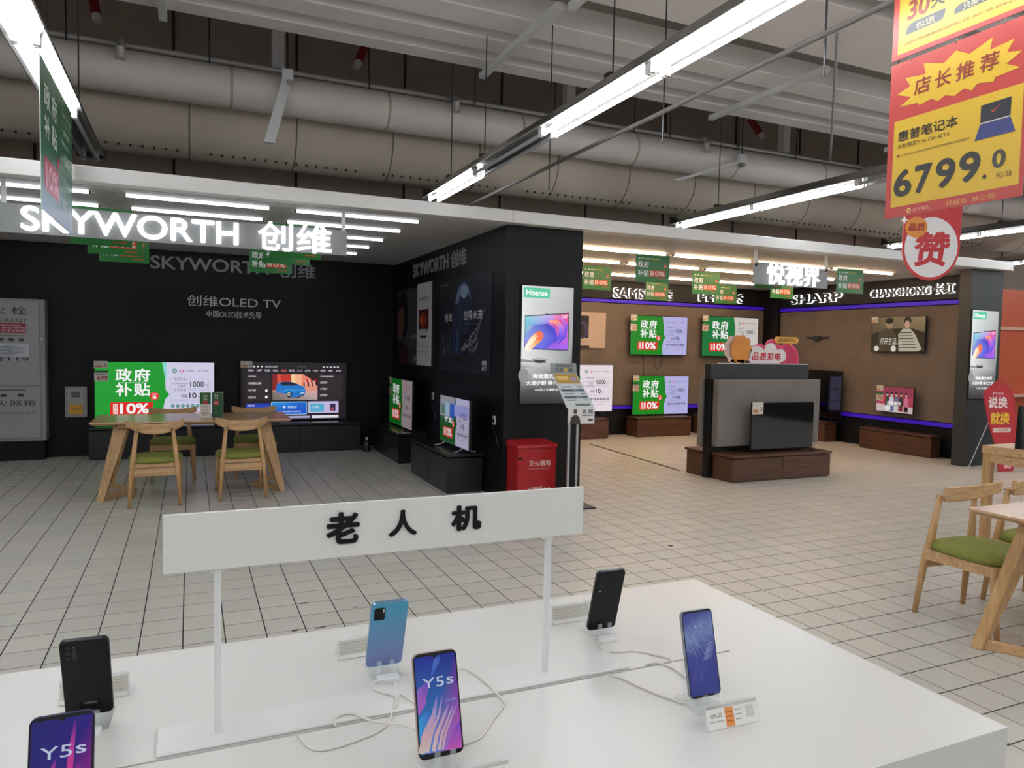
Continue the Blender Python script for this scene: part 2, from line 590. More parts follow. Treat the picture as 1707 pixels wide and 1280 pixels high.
w = MB().box(9.97, 10.1, 10.33, 10.75, 0, 2.66).build('wall_corner', M_BLACK)
struct(w, 'black corner post where the brown panels meet', 'wall')
w = MB().box(9.55, 10.20, 6.40, 6.57, 0, 2.66).build('wall_pillar', M_CHARCOAL)
struct(w, 'charcoal end pillar with a small lightbox', 'wall')

# front faces of the divider: a charcoal cladding panel
pnl = MB().box(2.77, 3.60, 6.40, 6.42, 0, 2.66).build('wall_divider_front', pm('black_front_panel', '#121213', 0.5, var=0.05, spec=0.25))
struct(pnl, 'black front face of the dividing wall', 'wall')

# upper hall wall behind the shops, with panel seams
w = MB().box(-14, 26, 11.0, 11.15, 2.0, 6.2).build('wall_far', M_UPPER)
struct(w, 'brown hall wall above and behind the shops', 'wall')
for k in range(24):
    MB().box(-13 + k * 1.6, -12.97 + k * 1.6, 10.985, 11.0, 2.6, 6.2).build('wall_seam', pm('dark_seam', '#3a322c', 0.9), w)
w = MB().box(11.0, 17.5, 7.35, 7.5, 0, 2.56).build('wall_orange', pm('orange_wall', '#c2532a', 0.5, var=0.04))
struct(w, 'orange painted wall beyond the end pillar', 'wall')
MB().box(11.0, 17.5, 7.32, 7.36, 1.92, 1.97).build('pale_stripe', pm('pale_stripe', '#d9a892', 0.5), w)
MB().box(11.0, 17.5, 7.2, 7.36, 0.86, 0.90).build('pale_ledge', pm('pale_stripe', '#d9a892', 0.5), w)

# ---------------------------------------------------------------- ceiling deck
c = MB().box(-8, 20, -6, 12.5, 6.2, 6.3).build('ceiling', pm('brown_upper_ceiling', '#94857a', 0.85))
struct(c, 'high dark ceiling with white metal deck ribs', 'ceiling')
rib = [(7.245, 7.5), (6.74, 7.035), (6.2, 6.55), (4.75, 5.65), (4.25, 4.55), (3.75, 4.05), (3.2, 3.55), (1.75, 2.65), (1.2, 1.5), (0.7, 1.0), (0.15, 0.5), (-1.3, -0.4), (-2.6, -1.6)]
for a, b in rib:
    MB().box(-8, 20, a, b, 4.5, 4.74).build('deck_rib', M_RIB, c, bevel=0.012)
for a, b in ((5.80, 7.49), (2.8, 5.63), (-0.25, 2.63), (-6, -0.42)):
    MB().box(-8, 20, a, b, 4.72, 4.76).build('deck_sheet', M_DECK, c)
MB().box(-8, 20, -6, 7.5, 4.95, 5.0).build('deck_upper', pm('dark_deck_upper', '#8a8079', 0.8), c)
# flat cross straps under the ribs
STRAPS = ((2.92, 5.75, 7.62), (6.07, 5.75, 7.62), (9.25, 5.75, 7.62), (3.02, 4.4, 5.75), (-0.25, 5.75, 7.62))
for x, y0, y1 in STRAPS:
    MB().box(x, x + 0.07, y0, y1, 4.44, 4.498).build('deck_strap', M_WHITE, c)
# beam drop and posts beyond the deck
for x in (0.88, 4.7, 8.58):
    MB().box(x, x + 0.13, 8.9, 9.03, 4.25, 6.2).build('ceiling_post', M_RIB, c)
for x0, x1 in ((-1.15, -0.95), (2.45, 2.0), (5.85, 5.4), (8.1, 8.9)):
    MB().tube([(x0, 10.0, 6.2), (x1, 9.7, 5.1)], 0.05, 8).build('sway_brace', M_RIB, c)
    MB().tube([(x1 + (x0 - x1) * 0.3, 9.79, 5.43), (x1 + (x0 - x1) * 0.08, 9.724, 5.19)], 0.056, 8).build('red_brace_end', pm('red_paint', '#8c1f22', 0.5), c)

# ---------------------------------------------------------------- canopies
def canopy(name, x0, x1, mslat, label):
    o = MB().box(x0, x1, 6.42, 10.72, 2.69, 2.72).build(name, pm('canopy_backing', '#6f6d6b', 0.7))
    struct(o, label, 'ceiling')
    mb = MB()
    n = 42
    st = (10.72 - 6.42) / n
    for k in range(n):
        y = 6.42 + k * st
        mb.box(x0, x1, y + 0.008, y + st - 0.008, 2.662, 2.69)
    s = mb.build('ceiling_slats', mslat, o)
    s['kind'] = 'stuff'
    return o
cl = canopy('ceiling_left', -6, 2.77, M_GREYSLAT, 'grey slatted canopy ceiling over the left television shop')
cr = canopy('ceiling_right', 3.60, 10.1, M_TANSLAT, 'tan slatted canopy ceiling over the right television shop')
f1 = MB().box(-6, 2.778, 6.28, 6.42, 2.66, 2.775).build('trim_1', M_FASCIA, bevel=0.004)
struct(f1, 'long white fascia edging the left canopy', 'trim')
f2 = MB().box(2.782, 10.16, 6.28, 6.42, 2.66, 2.775).build('trim_2', M_FASCIA, bevel=0.004)
struct(f2, 'long white fascia edging the right canopy', 'trim')
MB().box(10.16, 10.2, 6.28, 10.7, 2.66, 2.775).build('fascia_return', M_FASCIA, f2)
MB().box(-6, 2.77, 6.424, 6.46, 2.655, 2.672).build('fascia_inner_strip', M_GREYSLAT, f1)  # plain slat-grey strip along the inner foot of the fascia

rows = ['nearest the fascia', 'second from the fascia', 'third from the fascia', 'fourth from the fascia', 'fifth from the fascia', 'deepest']
def led(x0, x1, y, mat, label, group, cat='light strip', hw=0.010):
    t = thing('led_strip', label, cat, ((x0 + x1) / 2, y, 2.645), 0, group)
    h = (x1 - x0) / 2
    MB().box(-h, h, -hw, hw, -0.004, 0.016).build('diffuser', mat, t)
    for s in (-1, 1):
        MB().box(s * h - 0.006, s * h + 0.006, -hw - 0.002, hw + 0.002, -0.005, 0.0165).build('end_cap', M_DARKMETAL, t)
sp = [('far-left', -2.0, -0.72), ('middle', -0.47, 0.64), ('right-hand', 0.86, 1.98)]
for r, y in enumerate((6.68, 7.33, 8.05, 8.75, 9.45)):
    for nm, a, b in sp:
        led(a, b, y, M_LEDC, '%s slim LED strip in the left canopy row %s' % (nm, rows[r]), 'LED strips of the left canopy')
sp = [('leftmost', 3.75, 5.30), ('second', 5.42, 6.62), ('third', 6.74, 7.94), ('rightmost', 8.06, 9.24)]
for r, y in enumerate((6.52, 7.38, 8.42, 9.78)):
    for nm, a, b in sp:
        if r == 0:
            continue
        led(a, b, y, M_LEDW, '%s warm LED strip in the right canopy row %s' % (nm, rows[r]), 'LED strips of the right canopy', hw=0.02)

# ---------------------------------------------------------------- fluorescent rows
def tube_row(x, y0, y1, z, lit, label, hang=()):
    """trunking along y with pairs of 1.45 m tubes; lit: which bays burn, from the far end"""
    t = thing('fluorescent_row', label, 'ceiling light', (x, y1, z), 0, 'fluorescent trunking rows under the deck')
    L = y1 - y0
    mb = MB()
    prof = [(-0.125, 0.045), (-0.06, 0.075), (-0.05, 0.14), (0.05, 0.14), (0.06, 0.075), (0.125, 0.045), (0.115, 0.038), (0.05, 0.055), (-0.05, 0.055), (-0.115, 0.038)]
    n = len(prof)
    vs = [(p[0], 0, p[1]) for p in prof] + [(p[0], -L, p[1]) for p in prof]
    fs = [tuple(range(n)), tuple(range(2 * n - 1, n - 1, -1))] + [(i, i + n, (i + 1) % n + n, (i + 1) % n) for i in range(n)]
    mb.add(vs, fs).build('housing', pm('polished_trunking', '#a9a7a5', 0.22, metal=0.9), t)
    k = 0
    y = -0.06
    while y - 1.46 > -L:
        on = lit(k)
        for s in (-1, 1):
            MB().tube([(s * 0.055, y - 0.02, 0.006), (s * 0.055, y - 1.44, 0.006)], 0.0165, 10).build('tube', M_TUBE if on else M_TUBEOFF, t)
            for e in (0.0, -1.46):
                MB().box(s * 0.055 - 0.018, s * 0.055 + 0.018, y + e - 0.012, y + e + 0.012, -0.012, 0.056).build('lamp_holder', M_WHITE, t)
        y -= 1.50
        k += 1
    for hy in hang:
        MB().tube([(0, hy - y1, 0.14), (0, hy - y1, 1.9 if hy > 7.6 else 1.3)], 0.006, 6).build('hanger_rod', M_DARKMETAL, t)
        MB().box(-0.05, 0.05, hy - y1 - 0.03, hy - y1 + 0.03, 0.13, 0.17).build('hanger_clip', M_DARKMETAL, t)
    MB().box(-0.125, 0.125, 0.0, 0.012, 0.03, 0.14).build('end_plate', M_DARKMETAL, t)
    return t
tl = tube_row(-0.86, -9.0, 8.12, 3.2, lambda k: k > 0, 'fluorescent row on the left carrying the long green banner', (7.3, 5.8, 4.2, 1.5))
o = Print(0.10, 0.16, 0, 0)
o.rect(0, 0, 1, 1, '#e9e4e4', 0)
for k in range(7):
    o.rect(0.1, 0.08 + 0.13 * k, 0.9, 0.15 + 0.13 * k, '#b02744', 1)
o.build('red_label', P_PAPER, tl, (0.075, -0.45, 0.05), (R(-90), 0, 0))
tube_row(2.645, -9.0, 8.36, 3.2, lambda k: k != 1, 'fluorescent row crossing the middle of the hall with one dark bay', (7.7, 6.7, 4.35, 2.0))
tube_row(6.22, -9.0, 8.40, 3.2, lambda k: k != 2, 'fluorescent row over the right television shop', (7.55, 5.0, 2.0))
tube_row(10.25, -9.0, 8.30, 3.2, lambda k: True, 'fluorescent row at right beyond the end pillar', (6.5, 4.0))
tube_row(13.86, -9.0, 9.9, 3.2, lambda k: True, 'farthest fluorescent row at the right edge', (8.0, 6.0))
tube_row(-4.4, -9.0, 6.0, 3.2, lambda k: True, 'fluorescent row outside the left edge of the view', (5.0, 3.0))

# ---------------------------------------------------------------- ducts and pipes
def xtube(name, y, z, r, x0, x1, mat, label, cat, n=24, sag=0.0):
    k = 24
    o = MB().tube([(x0 + (x1 - x0) * i / k, y, z) for i in range(k + 1)], r, n).build(name, mat, smooth=True)
    return tag(o, label, cat)
d = xtube('fabric_duct', 9.35, 4.02, 0.43, -8, 20, M_DUCT, 'big beige fabric air duct with a row of punched holes', 'air duct', 32)
hm = MB()
M_HOLE = pm('duct_hole', '#39302a', 0.9)
ang = R(-118)
for i in range(-24, 118):
    x = i * 0.118
    if (i % 17) in (0, 1):
        continue
    c0 = Vector((x, 9.35 + 0.431 * math.cos(ang), 4.02 + 0.431 * math.sin(ang)))
    hm.tube([c0, c0 + Vector((0, 0.02 * math.cos(ang), 0.02 * math.sin(ang)))], 0.0125, 8)
h = hm.build('duct_holes', M_HOLE, d)
h['kind'] = 'stuff'
for i in range(-5, 16):
    MB().tube([(i * 1.15, 9.35, 4.02), (i * 1.15 + 0.012, 9.35, 4.02)], 0.434, 32).build('duct_seam', pm('duct_seam', '#6d6154', 0.8), d)
dp = xtube('insulated_pipe', 8.55, 4.225, 0.215, -8, 20, M_PIPE, 'thick pale insulated pipe in front of the fabric duct', 'pipe', 28)
for i in range(-4, 12):
    MB().tube([(i * 1.7 + 0.4, 8.55, 4.225), (i * 1.7 + 0.43, 8.55, 4.225)], 0.2165, 28).build('pipe_joint', pm('pipe_joint', '#b4a898', 0.6), dp)
sp_ = xtube('sprinkler_pipe', 8.50, 4.475, 0.03, -8, 20, M_STEELPIPE, 'thin steel sprinkler pipe above the insulated pipe', 'pipe', 12)
for i, x in enumerate((-0.62, 2.9, 6.6, 9.9)):
    MB().tube([(x, 8.46, 4.462), (x, 8.345, 4.45), (x, 8.30, 4.37), (x, 8.30, 4.28)], [0.025, 0.03, 0.042, 0.02], 10).build('sprinkler_head', M_STEELPIPE, sp_)
    MB().box(x - 0.05, x + 0.05, 8.26, 8.34, 4.262, 4.274).build('sprinkler_plate', M_METAL, sp_)
for x in (-1.1, 0.2, 1.0, 1.9, 3.2, 4.3, 5.5, 6.1, 7.3, 8.4):
    MB().tube([(x, 8.46, 4.40), (x + random.uniform(-0.06, 0.06), 8.46, 6.2)], 0.008, 6).build('hanger_rod', M_DARKMETAL, sp_)
cp = MB().tube([(3.105, -3, 3.2), (3.105, 8.4, 3.2), (3.105, 8.9, 3.0)], 0.016, 10).build('conduit_pipe', pm('dark_conduit', '#5d5854', 0.5))
tag(cp, 'dark conduit running beside the middle fluorescent row', 'pipe')
for y in (2.95, 4.4, 6.2):
    MB().tube([(3.105, y, 2.98), (3.105, y, 4.5)], 0.006, 6).build('hanger_rod', M_DARKMETAL, cp)
cp2 = MB().tube([(5.3, 4.9, 4.35), (9.1, 8.45, 4.47)], 0.016, 8).build('branch_pipe', M_STEELPIPE)
tag(cp2, 'thin branch pipe slanting up under the deck at right', 'pipe')
# white support arms in front of the pipes
for x0, z0, x1, z1, lab in ((0.97, 4.33, 0.78, 3.62, 'white steel arm under the pipes above the lit left sign'), (7.20, 4.20, 6.05, 3.80, 'long white steel arm under the pipes above the right shop')):
    t = thing('pipe_bracket', lab, 'bracket', (x0, 8.27, z0))
    dx, dz = x1 - x0, z1 - z0
    MB().hexa([(-0.05, -0.02, 0.0), (0.05, -0.02, 0.0), (0.05, 0.03, 0.0), (-0.05, 0.03, 0.0)], [(dx - 0.05, -0.02, dz), (dx + 0.06, -0.02, dz), (dx + 0.06, 0.03, dz), (dx - 0.05, 0.03, dz)]).build('arm', M_WHITE, t)
    MB().box(-0.055, 0.055, -0.03, 0.035, -0.02, 0.09).build('arm_plate', M_WHITE, t)
    MB().tube([(0, 0.0, 0.08), (0, 0.0, 1.87)], 0.008, 6).build('hanger_rod', M_DARKMETAL, t)
    MB().tube([(0.02, -0.045, -0.05), (0.02, 0.045, -0.05)], 0.03, 10).build('bolt', M_STEELPIPE, t)

# ================================================================= artwork for screens
def subsidy_screen(p, white='#d9d6f0', green='#14a02c', big=True):
    """the green and white subsidy slide (u, v in 0..1)"""
    p.rect(0, 0, 1, 1, white, 0)
    p.poly([(0, 0), (0.565, 0), (0.555, 0.2), (0.575, 0.38), (0.612, 0.46), (0.58, 0.54), (0.575, 0.75), (0.55, 1), (0, 1)], green, 1)
    if big:
        p.poly([(0.55, 1), (0.59, 1), (0.585, 0.7), (0.576, 0.75)], '#8fe0dc', 1)
    for k, ch in enumerate('政府补贴'):
        u = 0.165 + (k % 2) * 0.15
        v = 0.68 if k < 2 else 0.44
        p.text(ch, u, v, u + 0.135, v + 0.215, '#ffffff', 3, bold=0.025)
    for k in range(9):
        p.line(0.19 + k * 0.027, 0.655, 0.205 + k * 0.027, 0.67, 0.006 * p.w, '#e8ffe8', 3)
    p.poly([(0.118, 0.12), (0.46, 0.12), (0.475, 0.34), (0.125, 0.34)], '#e2231a', 2)
    p.rrect(0.145, 0.145, 0.185, 0.31, 0.006, '#ffe6e0', 3)
    p.text('至高', 0.150, 0.23, 0.180, 0.30, '#d02018', 4)
    p.text('补贴', 0.150, 0.15, 0.180, 0.22, '#d02018', 4)
    p.text('10%', 0.20, 0.145, 0.44, 0.32, '#ffffff', 3, bold=0.03)
    p.circ(0.485, 0.435, 0.04, '#e5342a', 2)
    p.text('先到', 0.465, 0.45, 0.505, 0.485, '#ffffff', 3)
    p.text('抢', 0.468, 0.385, 0.502, 0.445, '#ffffff', 3, bold=0.03)
    # right half
    p.circ(0.655, 0.86, 0.021, '#2d7d72', 2); p.circ(0.655, 0.86, 0.014, '#e6f2ef', 3); p.poly([(0.645, 0.845), (0.665, 0.845), (0.655, 0.885)], '#2d7d72', 4)
    p.ell(0.715, 0.86, 0.02, 0.028, '#d85a8a', 2); p.ell(0.715, 0.865, 0.012, 0.016, white, 3)
    p.text('上海市商务委员会', 0.745, 0.845, 0.83, 0.875, '#4a4450', 2)
    p.text('苏宁易购', 0.855, 0.845, 0.95, 0.88, '#6a5a70', 2)
    for a, b, t in ((0.56, 0.72, '政府补贴'), (0.33, 0.53, '苏宁补贴')):
        for (x0, y0, x1, y1) in ((0.62, a, 0.955, a), (0.62, b, 0.64, b), (0.77, b, 0.955, b), (0.62, a, 0.62, b), (0.955, a, 0.955, b)):
            p.line(x0, y0, x1, y1, 0.003 * p.w, '#a9a6c4', 2)
        p.text(t, 0.65, b - 0.025, 0.755, b + 0.03, '#6c6a80', 3)
    p.text('购买家电·按销售价格', 0.635, 0.63, 0.785, 0.66, '#6c6a80', 3)
    p.text('立享最高', 0.68, 0.58, 0.745, 0.62, '#4c4a60', 3)
    p.text('1000', 0.79, 0.585, 0.91, 0.68, '#3d4a48', 3, bold=0.02)
    p.text('元', 0.92, 0.59, 0.948, 0.635, '#5c5a70', 3)
    p.text('补贴', 0.71, 0.40, 0.765, 0.465, '#4c4a60', 3, bold=0.015)
    p.text('10', 0.78, 0.39, 0.845, 0.49, '#3d4a48', 3, bold=0.03)
    p.text('%', 0.855, 0.395, 0.88, 0.435, '#5c5a70', 3)
    p.text('单件补贴最高不超过，先到先得', 0.64, 0.35, 0.86, 0.375, '#8a88a0', 3)
    for k in range(8):
        p.circ(0.64 + k * 0.043, 0.265, 0.016, '#3e8a80' if big else '#3c4260', 2)
        p.rect(0.632 + k * 0.043, 0.258, 0.648 + k * 0.043, 0.272, white, 3)
        p.rect(0.625 + k * 0.043, 0.20, 0.655 + k * 0.043, 0.212, '#9a98ae', 2)
    p.rect(0.63, 0.15, 0.95, 0.156, '#b5a8c4', 2)
    p.rect(0.80, 0.155, 0.88, 0.165, '#d070a0', 2)

def price_stickers(t, w, h, y, sw=0.13, sh=0.09, price='699', two=True, scale=1.0):
    """paper price labels stuck on the upper left corner of a television"""
    p = Print(sw, sh, -w / 2, h - sh + 0.005, 0.0005)
    p.rect(0, 0, 1, 1, '#cfc8c0', 0); p.rect(0.05, 0.1, 0.55, 0.42, '#d39a5e', 1); p.rect(0.08, 0.7, 0.5, 0.75, '#6a625c', 1); p.rect(0.74, 0.25, 0.9, 0.6, '#8c8682', 1)
    p.text('1999', 0.1, 0.16, 0.5, 0.36, '#6b3a20', 2)
    o = p.build('price_sticker', P_PAPER, t, (0, y, 0))
    if two:
        p = Print(sw, sh * 1.5, -w / 2 + 0.002, h - sh * 2.75, 0.0005)
        p.rect(0, 0, 1, 1, '#d8d0c6', 0); p.rect(0, 0.78, 1, 1, '#1f6a34', 1)
        p.text(price, 0.2, 0.1, 0.95, 0.5, '#a02a24', 2, bold=0.02); p.rect(0.08, 0.6, 0.9, 0.68, '#5a544e', 1)
        p.build('price_sticker', P_PAPER, t, (0, y, 0))

def television(label, loc, rotz, w, h, art, mat, depth=0.05, bez=0.008, feet=None, name='television', group=None, sticker=None, mount=False):
    t = thing(name, label, 'television', loc, rotz, group)
    MB().box(-w / 2, w / 2, -depth * 0.25, depth * 0.25, 0, h).build('frame', M_TVFRAME, t, bevel=0.003)
    MB().box(-w * 0.36, w * 0.36, depth * 0.25, depth, h * 0.12, h * 0.7).build('rear_housing', M_TVFRAME, t, bevel=0.006)
    y = -depth * 0.25 - 0.001
    if art:
        p = Print(w - 2 * bez, h - 2 * bez, -w / 2 + bez, bez, 0.0004)
        art(p)
        p.build('screen', mat, t, (0, y, 0))
    else:
        MB().box(-w / 2 + bez, w / 2 - bez, -depth * 0.25 - 0.002, -depth * 0.25 - 0.0005, bez, h - bez).build('screen', mat, t)
    if sticker:
        price_stickers(t, w, h, y - 0.003, **sticker)
    if feet:
        for s in (-1, 1):
            fx = s * w * feet[0]
            for q in (-1, 1):
                MB().tube([(fx, 0, 0.012), (fx + s * 0.02, q * feet[1] * 0.5, -feet[2] * 0.5), (fx + s * 0.03, q * feet[1], -feet[2] + 0.0062)], [0.008, 0.007, 0.005], 6).build('foot', M_METAL if feet[3] else M_TVFRAME, t)
    if mount:
        MB().box(-0.12, 0.12, depth, mount, h * 0.3, h * 0.65).build('wall_mount', M_DARKMETAL, t)
    return t

# ================================================================= left shop (black)
# lit sign hung behind the fascia
t = thing('hanging_sign', 'glowing white letter sign hanging under the left canopy fascia', 'sign', (0, 6.50, 2.27))
MB().box(-2.0, 1.27, -0.015, 0.015, 0, 0.215).build('backing_panel', pm('pale_grey_sign_panel', '#8d8e8f', 0.45), t)
raised_text('SKYWORTH', t, -1.145, 0.018, 0.375, 0.205, M_SIGNWHITE, -0.016, 0.03, bold=0.02)
raised_text('创维', t, 0.525, -0.004, 1.135, 0.240, M_SIGNWHITE, -0.016, 0.03, bold=0.012)
for x in (-1.255, 1.24):
    MB().box(x - 0.015, x + 0.015, -0.012, 0.012, 0.2, 0.40).build('hanger_post', M_WHITE, t)

# dimmer letters fixed on the black walls
t = thing('wall_lettering', 'grey metal brand letters high on the black back wall', 'lettering', (0.58, 10.55, 2.39))
raised_text('SKYWORTH', t, -1.04, 0.025, 0.42, 0.195, M_LETTERGREY, 0, 0.009, bold=0.02)
raised_text('创维', t, 0.55, 0.0, 1.05, 0.195, M_LETTERGREY, 0, 0.009, bold=0.01)
t = thing('wall_lettering', 'small silver OLED TV letters on the black back wall', 'lettering', (0.56, 10.55, 1.95))
raised_text('创维OLED TV', t, -0.59, 0.0, 0.60, 0.145, pm('bright_silver_letter', '#c9c9cc', 0.4), 0, 0.012)
t = thing('wall_lettering', 'thin slogan line under the silver OLED letters', 'lettering', (0.56, 10.55, 1.805))
raised_text('中国OLED技术先导', t, -0.35, 0.0, 0.345, 0.095, pm('bright_silver_letter', '#c9c9cc', 0.4), 0, 0.006)
t = thing('wall_lettering', 'grey metal brand letters on the black dividing wall', 'lettering', (2.77, 8.52, 2.385), R(-90))
raised_text('SKYWORTH', t, -1.04, 0.012, 0.42, 0.185, M_LETTERGREY, 0, 0.009, bold=0.02)
raised_text('创维', t, 0.52, 0.0, 1.02, 0.195, M_LETTERGREY, 0, 0.009, bold=0.01)

# green hanging flags -------------------------------------------------------
FW, FH = 0.45, 0.31
def flag_art(p):
    p.rect(0, 0, 1, 1, '#2f7d3a', 0)
    p.circ(0.1, 0.84, 0.028, '#cfe8cf', 1); p.circ(0.2, 0.84, 0.028, '#cfe8cf', 1); p.rect(0.28, 0.82, 0.42, 0.86, '#cfe8cf', 1)
    p.text('惠民补贴', 0.45, 0.80, 0.7, 0.88, '#e4d24a', 1)
    for k, ch in enumerate('政府补贴'):
        u = 0.06 + (k % 2) * 0.17
        v = 0.50 if k < 2 else 0.19
        p.text(ch, u, v, u + 0.155, v + 0.24, '#ffffff', 3, bold=0.02)
    p.rrect(0.40, 0.2, 0.88, 0.43, 0.02, '#d6502c', 2)
    p.rect(0.425, 0.235, 0.475, 0.40, '#f0d0b0', 3)
    p.text('10%', 0.49, 0.23, 0.86, 0.40, '#ffe9d8', 4, bold=0.02)
    p.circ(0.87, 0.60, 0.05, '#d6502c', 2)
    p.text('抢', 0.845, 0.55, 0.895, 0.64, '#ffe9d8', 3)
    p.rect(0.68, 0.10, 0.9, 0.125, '#d6502c', 1)
pf = Print(FW, FH, -FW / 2, 0, 0.0006)
flag_art(pf)
FLAG = thing('hanging_flag', 'x', 'flag', (0, 0, 0))
fb = MB()
nn = 8
vs, fs = [], []
for i in range(nn + 1):
    x = -FW / 2 + FW * i / nn
    for (yy, zz) in ((0.0, 0), (0.0, FH), (0.003, FH), (0.003, 0)):
        vs.append((x, yy, zz))
for i in range(nn):
    a = i * 4
    for k in range(4):
        fs.append((a + k, a + (k + 1) % 4, a + 4 + (k + 1) % 4, a + 4 + k))
fs += [(3, 2, 1, 0), (nn * 4, nn * 4 + 1, nn * 4 + 2, nn * 4 + 3)]
fb.add(vs, fs).build('flag_sheet', pm('green_flag_board', '#2a7035', 0.5), FLAG)
pf.build('printed_front', P_FILM, FLAG, (0, -0.0006, 0))
for s in (-1, 1):
    MB().tube([(s * 0.17, 0.001, FH - 0.01), (s * 0.17, 0.001, FH + 0.082)], 0.0012, 5).build('cord', pm('clear_cord', '#cfcfcf', 0.4), FLAG)
flags = [(-0.665, 6.95, 1, 'green subsidy flag behind the left end of the glowing sign, nearest the fascia'),
         (-0.62, 7.65, 2, 'green subsidy flag behind the left end of the glowing sign, middle of three'),
         (-0.60, 8.35, -1, 'green subsidy flag behind the left end of the glowing sign, lowest and deepest of three'),
         (0.835, 8.62, 0, 'green subsidy flag in front of the grey wall letters, deepest of its trio'),
         (0.885, 7.55, 2, 'green subsidy flag behind the right end of the glowing sign, middle of its trio'),
         (0.90, 6.98, -2, 'green subsidy flag behind the right end of the glowing sign, nearest of its trio'),
         (4.91, 8.33, 3, 'green subsidy flag half hidden behind the black dividing wall'),
         (4.845, 6.98, -2, 'dark green subsidy flag nearest the fascia, over the white lit letters'),
         (6.72, 9.55, 4, 'green subsidy flag covering the middle of the leftmost brand letters'),
         (6.51, 8.10, -4, 'green subsidy flag left of the pair before the second brand letters'),
         (8.04, 9.50, 0, 'green subsidy flag right of the pair, covering the second brand letters'),
         (6.45, 6.86, 2, 'green subsidy flag hidden behind the three-character lit sign'),
         (7.805, 8.02, 3, 'green subsidy flag peeping out below the three-character lit sign'),
         (7.76, 6.80, -3, 'dark green subsidy flag hanging right of the three-character lit sign')]
for i, (x, y, a, lab) in enumerate(flags):
    o = FLAG if i == 0 else copy_tree(FLAG)
    o.location = (x, y, 2.268)
    o.rotation_euler = (0, 0, R(a))
    o['label'] = lab
    o['group'] = 'green subsidy flags under the canopies'

# televisions and cabinets -----------------------------------------------------
def cabinet(label, x0, x1, y0, y1, h, mat_top, mat, lid=0.02, seam=None, axis='x', feet=0.02, group=None, name='low_cabinet', cat='cabinet'):
    t = thing(name, label, cat, ((x0 + x1) / 2, (y0 + y1) / 2, 0), 0, group)
    w, d = (x1 - x0) / 2, (y1 - y0) / 2
    MB().box(-w + 0.012, w - 0.012, -d + 0.012, d - 0.012, 0, h - 0.045).build('carcass', mat, t)
    MB().box(-w, w, -d, d, h - 0.03, h).build('top', mat_top, t, bevel=0.003)
    n = seam or 2
    if axis == 'x':
        for k in range(n):
            a, b = -w + 2 * w * k / n, -w + 2 * w * (k + 1) / n
            MB().box(a + 0.004, b - 0.004, -d, -d + 0.014, feet, h - 0.04).build('front_panel', mat, t, bevel=0.002)
    else:
        for k in range(n):
            a, b = -d + 2 * d * k / n, -d + 2 * d * (k + 1) / n
            MB().box(-w, -w + 0.014, a + 0.004, b - 0.004, feet, h - 0.04).build('front_panel', mat, t, bevel=0.002)
    return t
M_BLKCAB = pm('black_cabinet', '#1c1d21', 0.3, var=0.05)
M_BLKTOP = pm('black_cabinet_top', '#242529', 0.22, var=0.05)
cabinet('long black cabinet under the two wall televisions', -1.13, 2.2, 10.12, 10.54, 0.40, M_BLKTOP, M_BLKCAB, seam=4)
cabinet('black cabinet at the far end of the dividing wall', 2.38, 2.76, 8.80, 10.10, 0.38, M_BLKTOP, M_BLKCAB, axis='y')
cabinet('black cabinet at the near end of the dividing wall', 2.36, 2.76, 6.86, 8.15, 0.40, M_BLKTOP, M_BLKCAB, axis='y')

